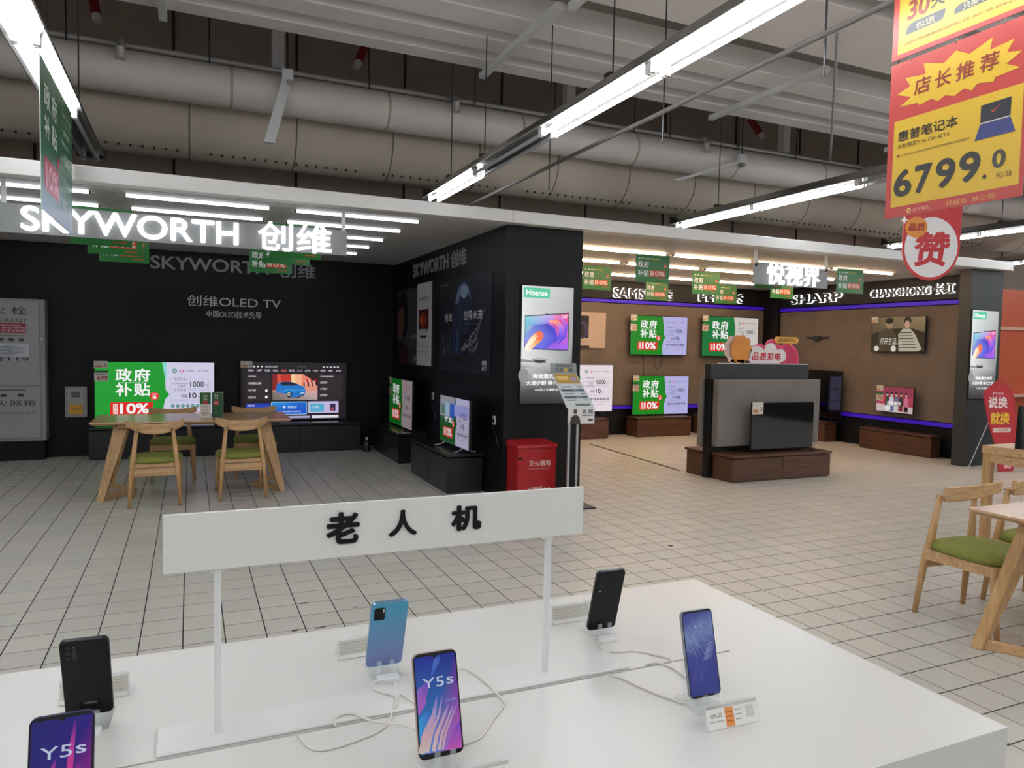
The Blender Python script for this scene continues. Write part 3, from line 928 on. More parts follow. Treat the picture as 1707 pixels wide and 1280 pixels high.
television('large television showing a bright green subsidy slide behind the dining table', (-0.395, 10.44, 0.42), 0, 1.40, 0.785, subsidy_screen, P_SCREEN, 0.06, 0.006, (0.3, 0.1, 0.02, False),
           sticker=dict(sw=0.155, sh=0.09, price='699'))
def car_screen(p):
    p.rect(0, 0, 1, 1, '#1c161d', 0)
    for k, c in enumerate((0.115, 0.15, 0.185)):
        p.circ(c, 0.93, 0.008, '#e8e8ee', 2)
    p.text('智能系统首页推荐', 0.215, 0.915, 0.33, 0.945, '#d8d8e0', 2)
    p.rect(0.52, 0.925, 0.60, 0.935, '#55505a', 2)
    for k in range(5):
        p.rect(0.765 + k * 0.035, 0.918, 0.785 + k * 0.035, 0.942, '#d0d0d8', 2)
    for k, s in enumerate(('我的', 'VIP', '电视剧', '电视台', '精选', '影视', '少儿', '应用', '小电视', '教育', '4K', '体育')):
        u = 0.06 + k * 0.076
        p.text(s, u, 0.845, u + 0.05, 0.885, '#e86060' if k == 4 else '#d0ccd8', 2, bold=0.01)
    p.rect(0.04, 0.345, 0.268, 0.80, '#2b2229', 1)
    p.rect(0.72, 0.345, 0.965, 0.80, '#2e252b', 1)
    for k, s in enumerate(('海外剧场', '电视剧全集', '历史+收藏', '我的应用')):
        p.text(s, 0.062, 0.745 - k * 0.123, 0.13 + (0.05 if k == 1 else 0), 0.785 - k * 0.123, '#dcd6dc', 2, bold=0.015)
    p.circ(0.228, 0.51, 0.013, '#ffffff', 2); p.rect(0.216, 0.378, 0.24, 0.42, '#ffffff', 2)
    for k, s in enumerate(('世界杯最新赛事', '热播推荐', '少年歌行', '全部频道')):
        p.text(s, 0.74, 0.745 - k * 0.113, 0.81 + (0.06 if k == 0 else 0), 0.785 - k * 0.113, '#dcd6dc', 2, bold=0.015)
    # car picture
    p.rect(0.285, 0.345, 0.715, 0.80, '#e59a86', 1)
    p.rect(0.285, 0.52, 0.33, 0.80, '#8c1c22', 2); p.rect(0.33, 0.56, 0.36, 0.80, '#e4583c', 2); p.rect(0.36, 0.66, 0.46, 0.80, '#c8342a', 2)
    p.rect(0.46, 0.56, 0.50, 0.80, '#ffd9a0', 2); p.rect(0.50, 0.58, 0.56, 0.80, '#ffb98c', 2); p.rect(0.56, 0.6, 0.63, 0.80, '#f08a70', 2); p.poly([(0.58, 0.8), (0.715, 0.8), (0.715, 0.58), (0.66, 0.70)], '#2a0c0e', 3)
    for k in range(9):
        p.ell(0.585 + k * 0.014, 0.62 + 0.03 * (k % 3), 0.008, 0.045, ('#7a1020', '#f6d0c0', '#c02438')[k % 3], 3, 8)
    p.poly([(0.285, 0.345), (0.715, 0.345), (0.715, 0.5), (0.5, 0.47), (0.285, 0.5)], ['#6d665f', '#b7a6a6', '#e2b4b0', '#c0a49c', '#8a7c76'], 2)
    p.poly([(0.315, 0.52), (0.32, 0.60), (0.345, 0.655), (0.40, 0.672), (0.46, 0.665), (0.52, 0.63), (0.585, 0.575), (0.60, 0.51), (0.59, 0.445), (0.52, 0.40), (0.465, 0.385), (0.43, 0.44), (0.37, 0.47), (0.325, 0.475)], '#1c78cc', 4)
    p.poly([(0.35, 0.645), (0.40, 0.668), (0.46, 0.66), (0.53, 0.615), (0.47, 0.60), (0.425, 0.602), (0.38, 0.60)], '#141a24', 5)
    p.poly([(0.33, 0.50), (0.43, 0.535), (0.59, 0.53), (0.60, 0.51), (0.46, 0.49)], '#2b95e6', 5)
    p.ell(0.443, 0.45, 0.026, 0.065, '#0c1016', 5); p.ell(0.440, 0.45, 0.015, 0.038, '#c8c8cc', 6, 12); p.ell(0.440, 0.45, 0.008, 0.02, '#101418', 7, 10)
    p.poly([(0.55, 0.455), (0.585, 0.47), (0.583, 0.485), (0.552, 0.47)], '#f2f4f8', 6)
    p.poly([(0.47, 0.385), (0.52, 0.395), (0.59, 0.445), (0.58, 0.42), (0.53, 0.38)], '#20242c', 5)
    # lower cards
    p.rect(0.04, 0.10, 0.262, 0.29, '#1838b0', 1, '#2c50d8')
    p.text('影视头条', 0.055, 0.235, 0.12, 0.27, '#ffffff', 2)
    p.rrect(0.272, 0.085, 0.612, 0.315, 0.008, '#9ad0f4', 1)
    p.poly([(0.279, 0.097), (0.605, 0.097), (0.605, 0.303), (0.279, 0.303)], ['#0c56c8', '#0a50d0', '#1a6ad8', '#2a98e0'], 2)
    p.text('电视台', 0.43, 0.195, 0.515, 0.245, '#d8ecff', 3, bold=0.01); p.poly([(0.385, 0.20), (0.41, 0.20), (0.405, 0.235), (0.385, 0.25)], '#d8ecff', 3)
    p.text('一个遥控器掌控全部频道', 0.345, 0.125, 0.555, 0.155, '#d8ecff', 3)
    p.rrect(0.622, 0.105, 0.925, 0.315, 0.008, '#c8c0e8', 1)
    p.rect(0.645, 0.125, 0.78, 0.275, '#58b4d8', 2); p.text('少儿频道', 0.655, 0.19, 0.73, 0.235, '#f4f0ff', 3)
    p.rect(0.84, 0.14, 0.895, 0.27, '#3a2a48', 2); p.rect(0.85, 0.15, 0.88, 0.20, '#b04060', 3)
    p.rect(0.36, 0.02, 0.64, 0.06, '#b0a8d0', 1); p.rect(0.66, 0.015, 0.925, 0.065, '#e8e4f4', 1)
television('large television showing a blue car on its menu screen', (1.345, 10.44, 0.41), 0, 1.43, 0.81, car_screen, P_SCREEN, 0.06, 0.012, (0.3, 0.1, 0.0, False),
           sticker=dict(sw=0.15, sh=0.085, two=False))
television('television with a green slide at the far end of the dividing wall', (2.60, 9.47, 0.395), R(-90), 1.14, 0.64, lambda p: subsidy_screen(p, '#a8989c', '#0f6a1e', False), P_SCREENDIM, 0.06, 0.008, (0.35, 0.1, 0.015, False),
           sticker=dict(sw=0.12, sh=0.09, price='599'))
def refl_screen(p):
    subsidy_screen(p, '#cfc8e6', '#0e6020', False)
    p.rect(0, 0.56, 0.52, 1, '#9fa0a2', 5); p.rect(0.05, 0.60, 0.18, 0.82, '#4a7a58', 6); p.rect(0.2, 0.58, 0.34, 0.86, '#a8c4e4', 6); p.rect(0.36, 0.56, 0.52, 0.86, '#1a58c8', 6)
    p.rect(0.52, 0.62, 1, 0.86, '#a8a8e8', 6)
    p.text('1000', 0.72, 0.64, 0.92, 0.72, '#4a4a70', 7)
television('television with splayed silver feet on the near black cabinet', (2.56, 7.20, 0.44), R(-90), 0.92, 0.515, refl_screen, P_SCREENDIM, 0.05, 0.008, (0.3, 0.12, 0.035, True))
# wall sockets with cables on the dividing wall
for y, z, lab in ((8.62, 0.82, 'white socket plate on the dividing wall beside the far television'), (6.62, 0.72, 'white socket plate on the dividing wall beside the near television')):
    t = thing('wall_socket', lab, 'socket', (2.77, y, z), R(-90))
    MB().box(-0.035, 0.035, -0.008, 0, 0, 0.085).build('plate', pm('ivory_plastic', '#c9c5bc', 0.4), t, bevel=0.002)
    MB().box(-0.02, 0.016, -0.035, -0.008, 0.02, 0.06).build('plug', M_TVFRAME, t, bevel=0.003)
    MB().tube([(0, -0.03, 0.03), (0.05, -0.04, -0.02), (0.12, -0.03, -0.1), (0.16, -0.02, -0.22)], 0.004, 6).build('cable', M_TVFRAME, t)
t = thing('water_kettle', 'small black kettle standing in the dark far corner', 'kettle', (2.25, 9.97, 0))
MB().tube([(0, 0, 0), (0, 0, 0.02), (0, 0, 0.12), (0, 0, 0.16)], [0.055, 0.06, 0.052, 0.03], 14).build('body', M_TVFRAME, t, smooth=True)
MB().tube([(0, 0, 0.16), (0, 0, 0.20)], [0.02, 0.016], 10).build('lid', pm('ivory_plastic', '#c9c5bc', 0.4), t)
MB().tube([(0.05, 0, 0.13), (0.1, 0, 0.14), (0.1, 0, 0.05), (0.055, 0, 0.04)], 0.009, 6).build('handle', M_TVFRAME, t)

# posters on the dividing wall
p = Print(1.06, 1.04, -0.0, 0, 0.0006)
p.rect(0, 0, 1, 1, '#3a3a40', 0)
p.rect(0, 0, 1, 0.24, '#2f2f33', 1)
p.ell(0.28, 0.66, 0.26, 0.32, '#0e0c0d', 2); p.ell(0.18, 0.58, 0.15, 0.25, '#6a4238', 3); p.poly([(0.0, 0.0), (0.62, 0.0), (0.5, 0.22), (0.34, 0.30), (0.06, 0.34)], '#1c1012', 3)
p.poly([(0.05, 0.72), (0.3, 0.8), (0.24, 0.9), (0.04, 0.9)], '#0e0c0d', 4); p.ell(0.16, 0.62, 0.03, 0.014, '#140e0d', 5, 10); p.ell(0.27, 0.62, 0.026, 0.014, '#140e0d', 5, 10); p.poly([(0.14, 0.44), (0.24, 0.44), (0.2, 0.46)], '#4a2620', 5)
for k in range(6):
    p.line(0.2 + k * 0.05, 0.0, 0.16 + k * 0.06, 0.2, 0.02, '#5a1c1c', 4)
p.text('AI画质 智慧家居', 0.66, 0.34, 0.98, 0.41, '#8a8a8e', 3)
p.text('酷开', 0.82, 0.05, 0.97, 0.12, '#9a9a9e', 3)
t = thing('wall_poster', 'dark poster with a shadowed portrait on the dividing wall', 'poster', (2.77, 10.33, 1.22), R(-90))
MB().box(0, 1.06, -0.006, 0, 0, 1.04).build('board', M_BLACKWALL, t)
p.build('printed_face', P_PAPER, t, (0, -0.007, 0))
p = Print(0.58, 1.06, 0, 0, 0.0006)
p.rect(0, 0, 1, 1, '#bdbbbb', 0)
p.text('SKYWORTH OLED', 0.15, 0.78, 0.9, 0.83, '#3a3a3c', 1); p.text('W81', 0.7, 0.70, 0.88, 0.715, '#5a5a5c', 1)
p.rect(0.14, 0.44, 0.88, 0.68, '#4a1210', 1); p.ell(0.45, 0.55, 0.25, 0.09, '#8c2a1a', 2); p.ell(0.36, 0.56, 0.1, 0.04, '#c8502c', 3)
p.rect(0.12, 0.42, 0.9, 0.425, '#77777a', 1); p.rect(0.72, 0.40, 0.78, 0.44, '#1c1c1e', 2); p.rect(0.26, 0.335, 0.72, 0.365, '#19191b', 1)
p.text('local dimming', 0.14, 0.225, 0.86, 0.255, '#6a6a6c', 1); p.text('8K HDR 120Hz', 0.14, 0.15, 0.86, 0.18, '#6a6a6c', 1)
t = thing('product_board', 'white product board between the two posters on the dividing wall', 'poster', (2.767, 9.28, 1.23), R(-90))
MB().box(0, 0.58, -0.02, 0, 0, 1.06).build('board', pm('white_board', '#b8b6b6', 0.5), t, bevel=0.003)
p.build('printed_face', P_PAPER, t, (0, -0.021, 0))
p = Print(1.66, 1.05, 0, 0, 0.0006)
p.poly([(0, 0), (1, 0), (1, 1), (0, 1)], ['#101028', '#0e0e26', '#0b0b18', '#0a0a12'], 0)
p.circ(0.50, 0.70, 0.165, '#20284a', 1, 36)
p.ell(0.50, 0.70, 0.15, 0.15 * 1.66 / 1.05, '#5c6c86', 2, 36); p.ell(0.53, 0.62, 0.145, 0.145 * 1.66 / 1.05, '#161f3c', 3, 36)
p.ell(0.52, 0.85, 0.07, 0.07, '#8090a8', 4, 16)
p.poly([(0.33, 0.18), (0.44, 0.18), (0.44, 0.76), (0.33, 0.70)], ['#0e2040', '#12284c', '#101d38', '#0c162c'], 5)
p.line(0.44, 0.18, 0.44, 0.76, 0.008, '#3c5678', 6); p.line(0.33, 0.18, 0.33, 0.70, 0.006, '#46689a', 6); p.line(0.40, 0.2, 0.40, 0.45, 0.012, '#4a6c94', 6)
p.rect(0.30, 0.11, 0.56, 0.17, '#0a0a12', 6)
for k in range(26):
    u = 0.03 + 0.24 * random.random(); v = 0.22 + 0.22 * random.random()
    p.line(u, v, u + 0.03, v - 0.06 - 0.05 * random.random(), 0.006, '#5c6478', 4)
for k in range(44):
    u = 0.46 + 0.32 * random.random() ** 0.8; v = 0.2 + (u - 0.44) * 0.8 * random.random()
    p.line(u, v, u + 0.025, v + 0.05, 0.009, '#8d929b', 4)
for k in range(12):
    a = k / 12
    p.line(0.70 + 0.17 * a, 0.28 + 0.34 * a, 0.72 + 0.16 * a + 0.03 * (k % 2), 0.34 + 0.34 * a, 0.012, '#6a7080', 4)
p.text('SKYWORTH', 0.02, 0.94, 0.2, 0.965, '#8a8a92', 4)
p.text('创维', 0.13, 0.545, 0.29, 0.63, '#c8ccd4', 7); p.text('创导未来', 0.52, 0.55, 0.86, 0.645, '#c8ccd4', 7)
p.text('I N N O V A T I O N', 0.54, 0.50, 0.84, 0.515, '#7a7e8a', 7)
p.text('创维', 0.86, 0.09, 0.94, 0.14, '#b0b4bc', 4, bold=0.03); p.text('AIOT', 0.86, 0.04, 0.94, 0.08, '#b0b4bc', 4, bold=0.02)
t = thing('wall_poster', 'dark blue moon and monolith poster near the front of the dividing wall', 'poster', (2.77, 8.40, 1.20), R(-90))
MB().box(0, 1.66, -0.006, 0, 0, 1.05).build('board', M_BLACKWALL, t)
p.build('printed_face', P_PAPER, t, (0, -0.007, 0))

# hydrant cabinet and meter box ------------------------------------------------
t = thing('hydrant_cabinet', 'tall grey steel fire hydrant cabinet at the left edge', 'cabinet', (-2.16, 10.35, 0.235))
M_HYD = pm('grey_steel_cabinet', '#8f8f8c', 0.4, var=0.03)
MB().box(-0.56, 0.56, 0.0, 0.19, 0, 1.715).build('case', M_HYD, t, bevel=0.004)
for nm, z0, z1 in (('upper_door', 0.68, 1.685), ('lower_door', 0.04, 0.655)):
    MB().box(-0.52, 0.505, -0.016, 0.0, z0, z1).build(nm, pm('grey_steel_door', '#989896', 0.4, var=0.03), t, bevel=0.003)
MB().tube([(0.53, -0.02, 1.24), (0.53, -0.045, 1.24)], 0.012, 8).build('door_knob', M_METAL, t)
p = Print(1.02, 1.64, -0.44, 0.04, 0.0005)
p.text('消 火 栓', 0.24, 0.905, 0.80, 0.962, '#2c2424', 1, bold=0.01); p.text('FIRE HYDRANT', 0.24, 0.845, 0.80, 0.875, '#4a4646', 1)
p.rect(0.27, 0.77, 0.79, 0.84, '#8c2438', 1); p.text('火警119 请勿遮挡', 0.34, 0.82, 0.74, 0.833, '#e8d0d4', 2); p.text('消防设施 禁止挪用', 0.30, 0.80, 0.78, 0.815, '#e8d0d4', 2); p.text('埋压圈占 严禁违法使用', 0.30, 0.78, 0.78, 0.795, '#e8d0d4', 2)
for k in range(5):
    p.rect(0.32 + k * 0.1, 0.712, 0.37 + k * 0.1, 0.732, '#3a3636', 1)
p.rect(0.30, 0.748, 0.78, 0.753, '#5a5656', 1)
p.rect(0.30, 0.60, 0.82, 0.695, '#b9bcc4', 1)
for k in range(14):
    p.rect(0.34 + 0.44 * random.random() * 0.8, 0.61 + 0.005 * k, 0.62 + 0.16 * random.random(), 0.613 + 0.005 * k, '#6a6e78', 2)
p.text('火警119', 0.26, 0.565, 0.82, 0.597, '#2c2424', 1, bold=0.01)
p.build('upper_print', P_PAPER, t, (0, -0.0165, 0))
p = Print(1.02, 1.64, -0.44, 0.04, 0.0005)
for k in range(3):
    p.rect(0.36 + k * 0.17, 0.305, 0.42 + k * 0.17, 0.325, '#2c2828', 1)
p.rect(0.33, 0.35, 0.78, 0.358, '#4a4646', 1)
p.text('灭火器箱', 0.34, 0.235, 0.88, 0.28, '#3a2c2c', 1); p.text('FIRE EXTINGUISHER BOX', 0.34, 0.175, 0.88, 0.20, '#6a6868', 1)
p.build('lower_print', P_PAPER, t, (0, -0.0165, 0))
t = thing('meter_box', 'small grey wall box with a yellow notice beside the hydrant cabinet', 'meter box', (-1.30, 10.55, 0.50))
MB().box(-0.12, 0.12, -0.07, 0, 0, 0.385).build('case', M_HYD, t, bevel=0.004)
MB().box(-0.095, 0.085, -0.082, -0.07, 0.03, 0.36).build('door', pm('grey_steel_door', '#989896', 0.4), t, bevel=0.003)
MB().box(-0.05, 0.045, -0.085, -0.082, 0.25, 0.325).build('viewing_window', pm('dark_pane', '#5c625c', 0.1), t)
MB().tube([(0.07, -0.082, 0.21), (0.07, -0.1, 0.21)], 0.010, 8).build('knob', M_METAL, t)
p = Print(0.14, 0.12, -0.07, 0.04, 0.0005)
p.rect(0, 0, 1, 1, '#c8931e', 0); p.text('有电危险', 0.15, 0.45, 0.9, 0.65, '#3a2408', 1)
p.build('yellow_notice', P_PAPER, t, (0, -0.083, 0))

# big green banner hung from the left light row --------------------------------
BW, BH = 1.225, 0.885
p = Print(BW, BH, 0, 0, 0.0008)
p.poly([(0, 0), (1, 0), (1, 0.30), (0, 0.30)], ['#7f9bc4', '#a9b4dc', '#3a7a68', '#2f7460'], 0)
p.poly([(0, 0.30), (1, 0.30), (1, 1), (0, 1)], ['#2f7460', '#3a7a68', '#1f5a2c', '#2c5c30'], 0)
for k, ch in enumerate('政府补贴'):
    p.text(ch, 0.09 + 0.20 * (k % 2), (0.70 if k < 2 else 0.50), 0.26 + 0.20 * (k % 2), (0.87 if k < 2 else 0.66), '#dfeade', 2, bold=0.03)
p.rrect(0.08, 0.15, 0.52, 0.37, 0.02, '#c8305a', 1); p.text('10%', 0.11, 0.17, 0.49, 0.34, '#f4b8d0', 2, bold=0.03)
p.circ(0.50, 0.43, 0.035, '#c8305a', 2)
p.text('上海市 苏宁易购', 0.62, 0.84, 0.95, 0.88, '#cfe4cf', 2)
p.line(0.58, 0.80, 0.98, 0.80, 0.005, '#9cc4a4', 2); p.line(0.58, 0.44, 0.98, 0.44, 0.005, '#9cc4a4', 2); p.line(0.58, 0.26, 0.98, 0.26, 0.005, '#9cc4a4', 2)
p.text('政府补贴', 0.68, 0.70, 0.88, 0.76, '#cfe4cf', 2); p.text('按销售价格给予', 0.60, 0.62, 0.86, 0.66, '#cfe4cf', 2); p.text('最高', 0.60, 0.49, 0.69, 0.54, '#cfe4cf', 2); p.text('1000元', 0.70, 0.47, 0.96, 0.58, '#e6f2e6', 2, bold=0.02)
p.text('苏宁补贴', 0.66, 0.32, 0.90, 0.38, '#cfe4cf', 2); p.text('补贴10%', 0.64, 0.12, 0.94, 0.22, '#e6f2f6', 2, bold=0.01)
t = thing('hanging_banner', 'long green to blue subsidy banner hanging from the left light row', 'banner', (-0.785, 5.02, 2.251), R(90))
MB().box(0, BW, 0.0, 0.004, 0, BH).build('sheet', pm('banner_backing', '#bfcabf', 0.5), t)
p.build('printed_face', P_FILM, t, (0, -0.0008, 0))
for x in (0.1, BW - 0.1):
    MB().tube([(x, 0.002, BH - 0.02), (x, 0.002, BH + 0.058)], 0.0025, 5).build('hook', M_METAL, t)

# ================================================================= dining furniture
def make_chair(label, group):
    t = thing('dining_chair', label, 'chair', (0, 0, 0), 0, group)
    # seat cushion: rounded, slightly domed
    n = 28
    def outline(k, s):
        a = 2 * math.pi * k / n
        c_, s_ = math.cos(a), math.sin(a)
        e = 0.55
        x = 0.232 * s * math.copysign(abs(c_) ** e, c_)
        y = 0.225 * s * math.copysign(abs(s_) ** e, s_)
        x *= 1.0 - 0.08 * (0.5 - y / 0.45)
        return x, y + 0.0
    mb = MB()
    rings = [(0.93, 0.385), (1.0, 0.40), (1.0, 0.42), (0.94, 0.434), (0.7, 0.442), (0.35, 0.446)]
    vs = []
    for s, z in rings:
        vs += [(*outline(k, s), z) for k in range(n)]
    fs = [tuple(range(n - 1, -1, -1)), tuple(range((len(rings) - 1) * n, len(rings) * n))]
    for i in range(len(rings) - 1):
        fs += [(i * n + k, i * n + (k + 1) % n, (i + 1) * n + (k + 1) % n, (i + 1) * n + k) for k in range(n)]
    mb.add(vs, fs).build('seat', M_GREEN, t, smooth=True)
    # rails
    for s in (-1, 1):
        MB().hexa([(s * 0.178, -0.215, 0.325), (s * 0.202, -0.215, 0.325), (s * 0.202, -0.215, 0.388), (s * 0.178, -0.215, 0.388)],
                  [(s * 0.188, 0.20, 0.335), (s * 0.212, 0.20, 0.335), (s * 0.212, 0.20, 0.388), (s * 0.188, 0.20, 0.388)]).build('side_rail', M_OAK, t)
    MB().box(-0.19, 0.19, 0.185, 0.207, 0.335, 0.388).build('front_rail', M_OAK, t, bevel=0.003)
    MB().box(-0.172, 0.172, -0.218, -0.196, 0.275, 0.345).build('rear_rail', M_OAK, t, bevel=0.003)
    MB().box(-0.175, 0.175, -0.200, -0.18, 0.352, 0.388).build('seat_support', M_OAK, t)
    for s in (-1, 1):
        MB().tube([(s * 0.205, 0.235, 0), (s * 0.2, 0.205, 0.22), (s * 0.198, 0.19, 0.39)], [0.014, 0.02, 0.022], 10).build('leg', M_OAKZ, t, smooth=True)
        MB().tube([(s * 0.207, -0.245, 0), (s * 0.188, -0.215, 0.30), (s * 0.172, -0.19, 0.45), (s * 0.146, -0.165, 0.70)], [0.014, 0.021, 0.022, 0.016], 10).build('leg', M_OAKZ, t, smooth=True)
    # curved back board
    m = 14
    vs, fs = [], []
    for i in range(m + 1):
        a = -1 + 2 * i / m
        x = 0.238 * a
        yb = -0.178 + 0.105 * a * a
        zt = 0.738 + 0.034 * a * a
        zb = 0.648 + 0.065 * abs(a) ** 2.4
        th = 0.013 - 0.005 * abs(a)
        vs += [(x, yb - th, zb), (x, yb + th, zb + 0.004), (x, yb + th + 0.004, zt), (x, yb - th + 0.004, zt)]
    for i in range(m):
        q = i * 4
        fs += [(q + k, q + (k + 1) % 4, q + 4 + (k + 1) % 4, q + 4 + k) for k in range(4)]
    fs += [(3, 2, 1, 0), (m * 4, m * 4 + 1, m * 4 + 2, m * 4 + 3)]
    br = MB().add(vs, fs).build('backrest', M_OAK, t, bevel=0.003)
    for s in (-1, 1):
        for z in (0.665, 0.69):
            MB().tube([(s * 0.145, -0.192, z), (s * 0.145, -0.186, z)], 0.005, 8).build('screw', M_DARKMETAL, br)
    return t
GC = 'oak dining chairs with green seats'
ch = make_chair('oak green-seated chair on the near side of the far table, left one', GC)
spots = [(-0.285, 7.385, 0, None), (0.455, 7.46, 2, 'oak green-seated chair on the near side of the far table, right one'),
         (-0.165, 8.58, 181, 'oak green-seated chair behind the far table, left one before the green slide'),
         (0.665, 8.55, 179, 'oak green-seated chair behind the far table, right one before the car screen'),
         (4.065, 2.58, 179, 'oak green-seated chair at the right table, fully seen one on the left'),
         (4.675, 2.58, 180, 'oak green-seated chair at the right table, cut by the right edge of the picture')]
for i, (x, y, a, lab) in enumerate(spots):
    o = ch if i == 0 else copy_tree(ch)
    o.location = (x, y, 0)
    o.rotation_euler = (0, 0, R(a))
    if lab:
        o['label'] = lab

def make_table(label):
    t = thing('dining_table', label, 'table', (0, 0, 0), 0, 'oak dining tables with splayed legs')
    hx, hy = 0.885, 0.40
    top = [(-hx + 0.03, -hy + 0.03), (hx - 0.03, -hy + 0.03), (hx - 0.03, hy - 0.03), (-hx + 0.03, hy - 0.03)]
    up = [(-hx, -hy), (hx, -hy), (hx, hy), (-hx, hy)]
    mb = MB()
    mb.add([(p[0], p[1], 0.697) for p in top] + [(p[0], p[1], 0.718) for p in up] + [(p[0] * 0.997, p[1] * 0.995, 0.728) for p in up],
           [(0, 3, 2, 1), (0, 1, 5, 4), (1, 2, 6, 5), (2, 3, 7, 6), (3, 0, 4, 7), (4, 5, 9, 8), (5, 6, 10, 9), (6, 7, 11, 10), (7, 4, 8, 11), (8, 9, 10, 11)])
    mb.build('table_top', M_OAKTOP, t)
    for s in (-1, 1):
        MB().box(s * 0.62 - 0.04, s * 0.62 + 0.04, -0.33, 0.33, 0.665, 0.698).build('under_rail', M_OAK, t, bevel=0.004)
        for q in (-1, 1):
            a = [(s * 0.835, q * 0.385, 0), (s * 0.775, q * 0.395, 0), (s * 0.760, q * 0.345, 0), (s * 0.815, q * 0.335, 0)]
            b = [(s * 0.70, q * 0.255, 0.68), (s * 0.575, q * 0.255, 0.68), (s * 0.575, q * 0.195, 0.68), (s * 0.70, q * 0.195, 0.68)]
            MB().hexa(a, b).build('leg', M_OAKZ, t, bevel=0.004)
            a = [(s * 0.815, q * 0.385, 0.0), (s * 0.775, q * 0.34, 0.0), (s * 0.775, q * 0.34, 0.055), (s * 0.815, q * 0.385, 0.055)]
            b = [(s * 0.585, 0.0, 0.0), (s * 0.525, 0.0, 0.0), (s * 0.525, 0.0, 0.04), (s * 0.585, 0.0, 0.04)]
            MB().hexa(a, b).build('floor_stretcher', M_OAK, t, bevel=0.003)
    return t
tb = make_table('oak dining table in front of the televisions at left')
tb.location = (0.05, 7.91, 0)
tb2 = copy_tree(tb)
tb2.location = (4.50, 1.985, 0)
tb2['label'] = 'oak dining table at the right edge with splayed legs'
# table tents
def tent(label, x, y, a, art):
    t = thing('table_tent', label, 'leaflet stand', (x, y, 0.728), R(a), 'leaflet stands on the far table')
    MB().box(-0.05, 0.05, -0.025, 0.025, 0, 0.255).build('block', pm('card_white', '#c8c2b6', 0.5), t, bevel=0.002)
    p = Print(0.098, 0.25, -0.049, 0.002, 0.0005)
    art(p)
    p.build('printed_face', P_PAPER, t, (0, -0.0255, 0))
    p = Print(0.05, 0.25, -0.025, 0.002, 0.0005)
    p.rect(0, 0, 1, 1, '#c8c8c4', 0); p.rect(0.2, 0.1, 0.75, 0.92, '#8a918c', 1)
    p.build('printed_side', P_PAPER, t, (0.0505, 0, 0), (0, 0, R(90)))
def tent_a(p):
    p.rect(0, 0, 1, 1, '#cfc7ba', 0); p.rect(0, 0.55, 1, 1, '#1d5a2c', 1); p.poly([(0.3, 0.6), (0.75, 0.6), (0.52, 0.54)], '#b8242a', 2)
    p.text('政府', 0.32, 0.82, 0.68, 0.92, '#f0ead8', 3); p.text('补贴', 0.32, 0.70, 0.68, 0.80, '#f0ead8', 3); p.rect(0.28, 0.60, 0.75, 0.67, '#c4302a', 3)
    p.text('以旧换新', 0.3, 0.43, 0.75, 0.48, '#4a463e', 1); p.text('最高千元', 0.3, 0.31, 0.75, 0.36, '#4a463e', 1)
    for r in range(3):
        for c_ in range(4):
            p.rect(0.24 + c_ * 0.15, 0.1 + r * 0.05, 0.32 + c_ * 0.15, 0.135 + r * 0.05, '#4a463e', 1)
def tent_b(p):
    p.rect(0, 0, 1, 1, '#1b4f28', 0); p.text('政府', 0.2, 0.84, 0.6, 0.93, '#d8e0d0', 2); p.text('补贴', 0.2, 0.74, 0.6, 0.82, '#d8e0d0', 2); p.rect(0.15, 0.50, 0.65, 0.68, '#a82a2c', 2)
    p.text('10%', 0.2, 0.54, 0.6, 0.64, '#f0d8d0', 3); p.rect(0.2, 0.2, 0.55, 0.215, '#7aa080', 2); p.rect(0.2, 0.35, 0.55, 0.36, '#7aa080', 2)
tent('white and green leaflet stand on the far table, left of two', 0.142, 7.78, 0, tent_a)
tent('dark green leaflet stand on the far table, right of two', 0.256, 7.80, -8, tent_b)

# plain desk behind the right table with a black tablet stand
t = thing('oak_desk', 'square-legged oak desk behind the right table', 'table', (6.55, 3.32, 0))
MB().box(-0.76, 0.76, -0.41, 0.41, 0.725, 0.79).build('desk_top', M_OAK, t, bevel=0.003)
for s in (-1, 1):
    for q in (-1, 1):
        MB().box(s * 0.725 - 0.03, s * 0.725 + 0.03, q * 0.375 - 0.03, q * 0.375 + 0.03, 0, 0.725).build('leg', M_OAKZ, t, bevel=0.003)
    MB().box(s * 0.73 - 0.015, s * 0.73 + 0.015, -0.345, 0.345, 0.655, 0.725).build('apron', M_OAK, t)
for q in (-1, 1):
    MB().box(-0.70, 0.70, q * 0.38 - 0.015, q * 0.38 + 0.015, 0.655, 0.725).build('apron', M_OAK, t)
t = thing('tablet_stand', 'black upright notice holder standing on the oak desk', 'display stand', (5.905, 3.46, 0.79), R(-8))
MB().hexa([(-0.09, -0.03, 0), (0.09, -0.03, 0), (0.09, 0.03, 0), (-0.09, 0.03, 0)], [(-0.085, 0.0, 0.335), (0.085, 0.0, 0.335), (0.085, 0.02, 0.335), (-0.085, 0.02, 0.335)]).build('holder', M_BLACK, t, bevel=0.003)
p = Print(0.15, 0.25, -0.075, 0.04, 0.0005)
p.rect(0, 0, 1, 1, '#16181a', 0); p.text('请勿坐卧', 0.5, 0.6, 0.95, 0.72, '#8a8c8e', 1)
p.build('printed_face', P_PAPER, t, (0, -0.0315, 0), (R(-5.1), 0, 0))

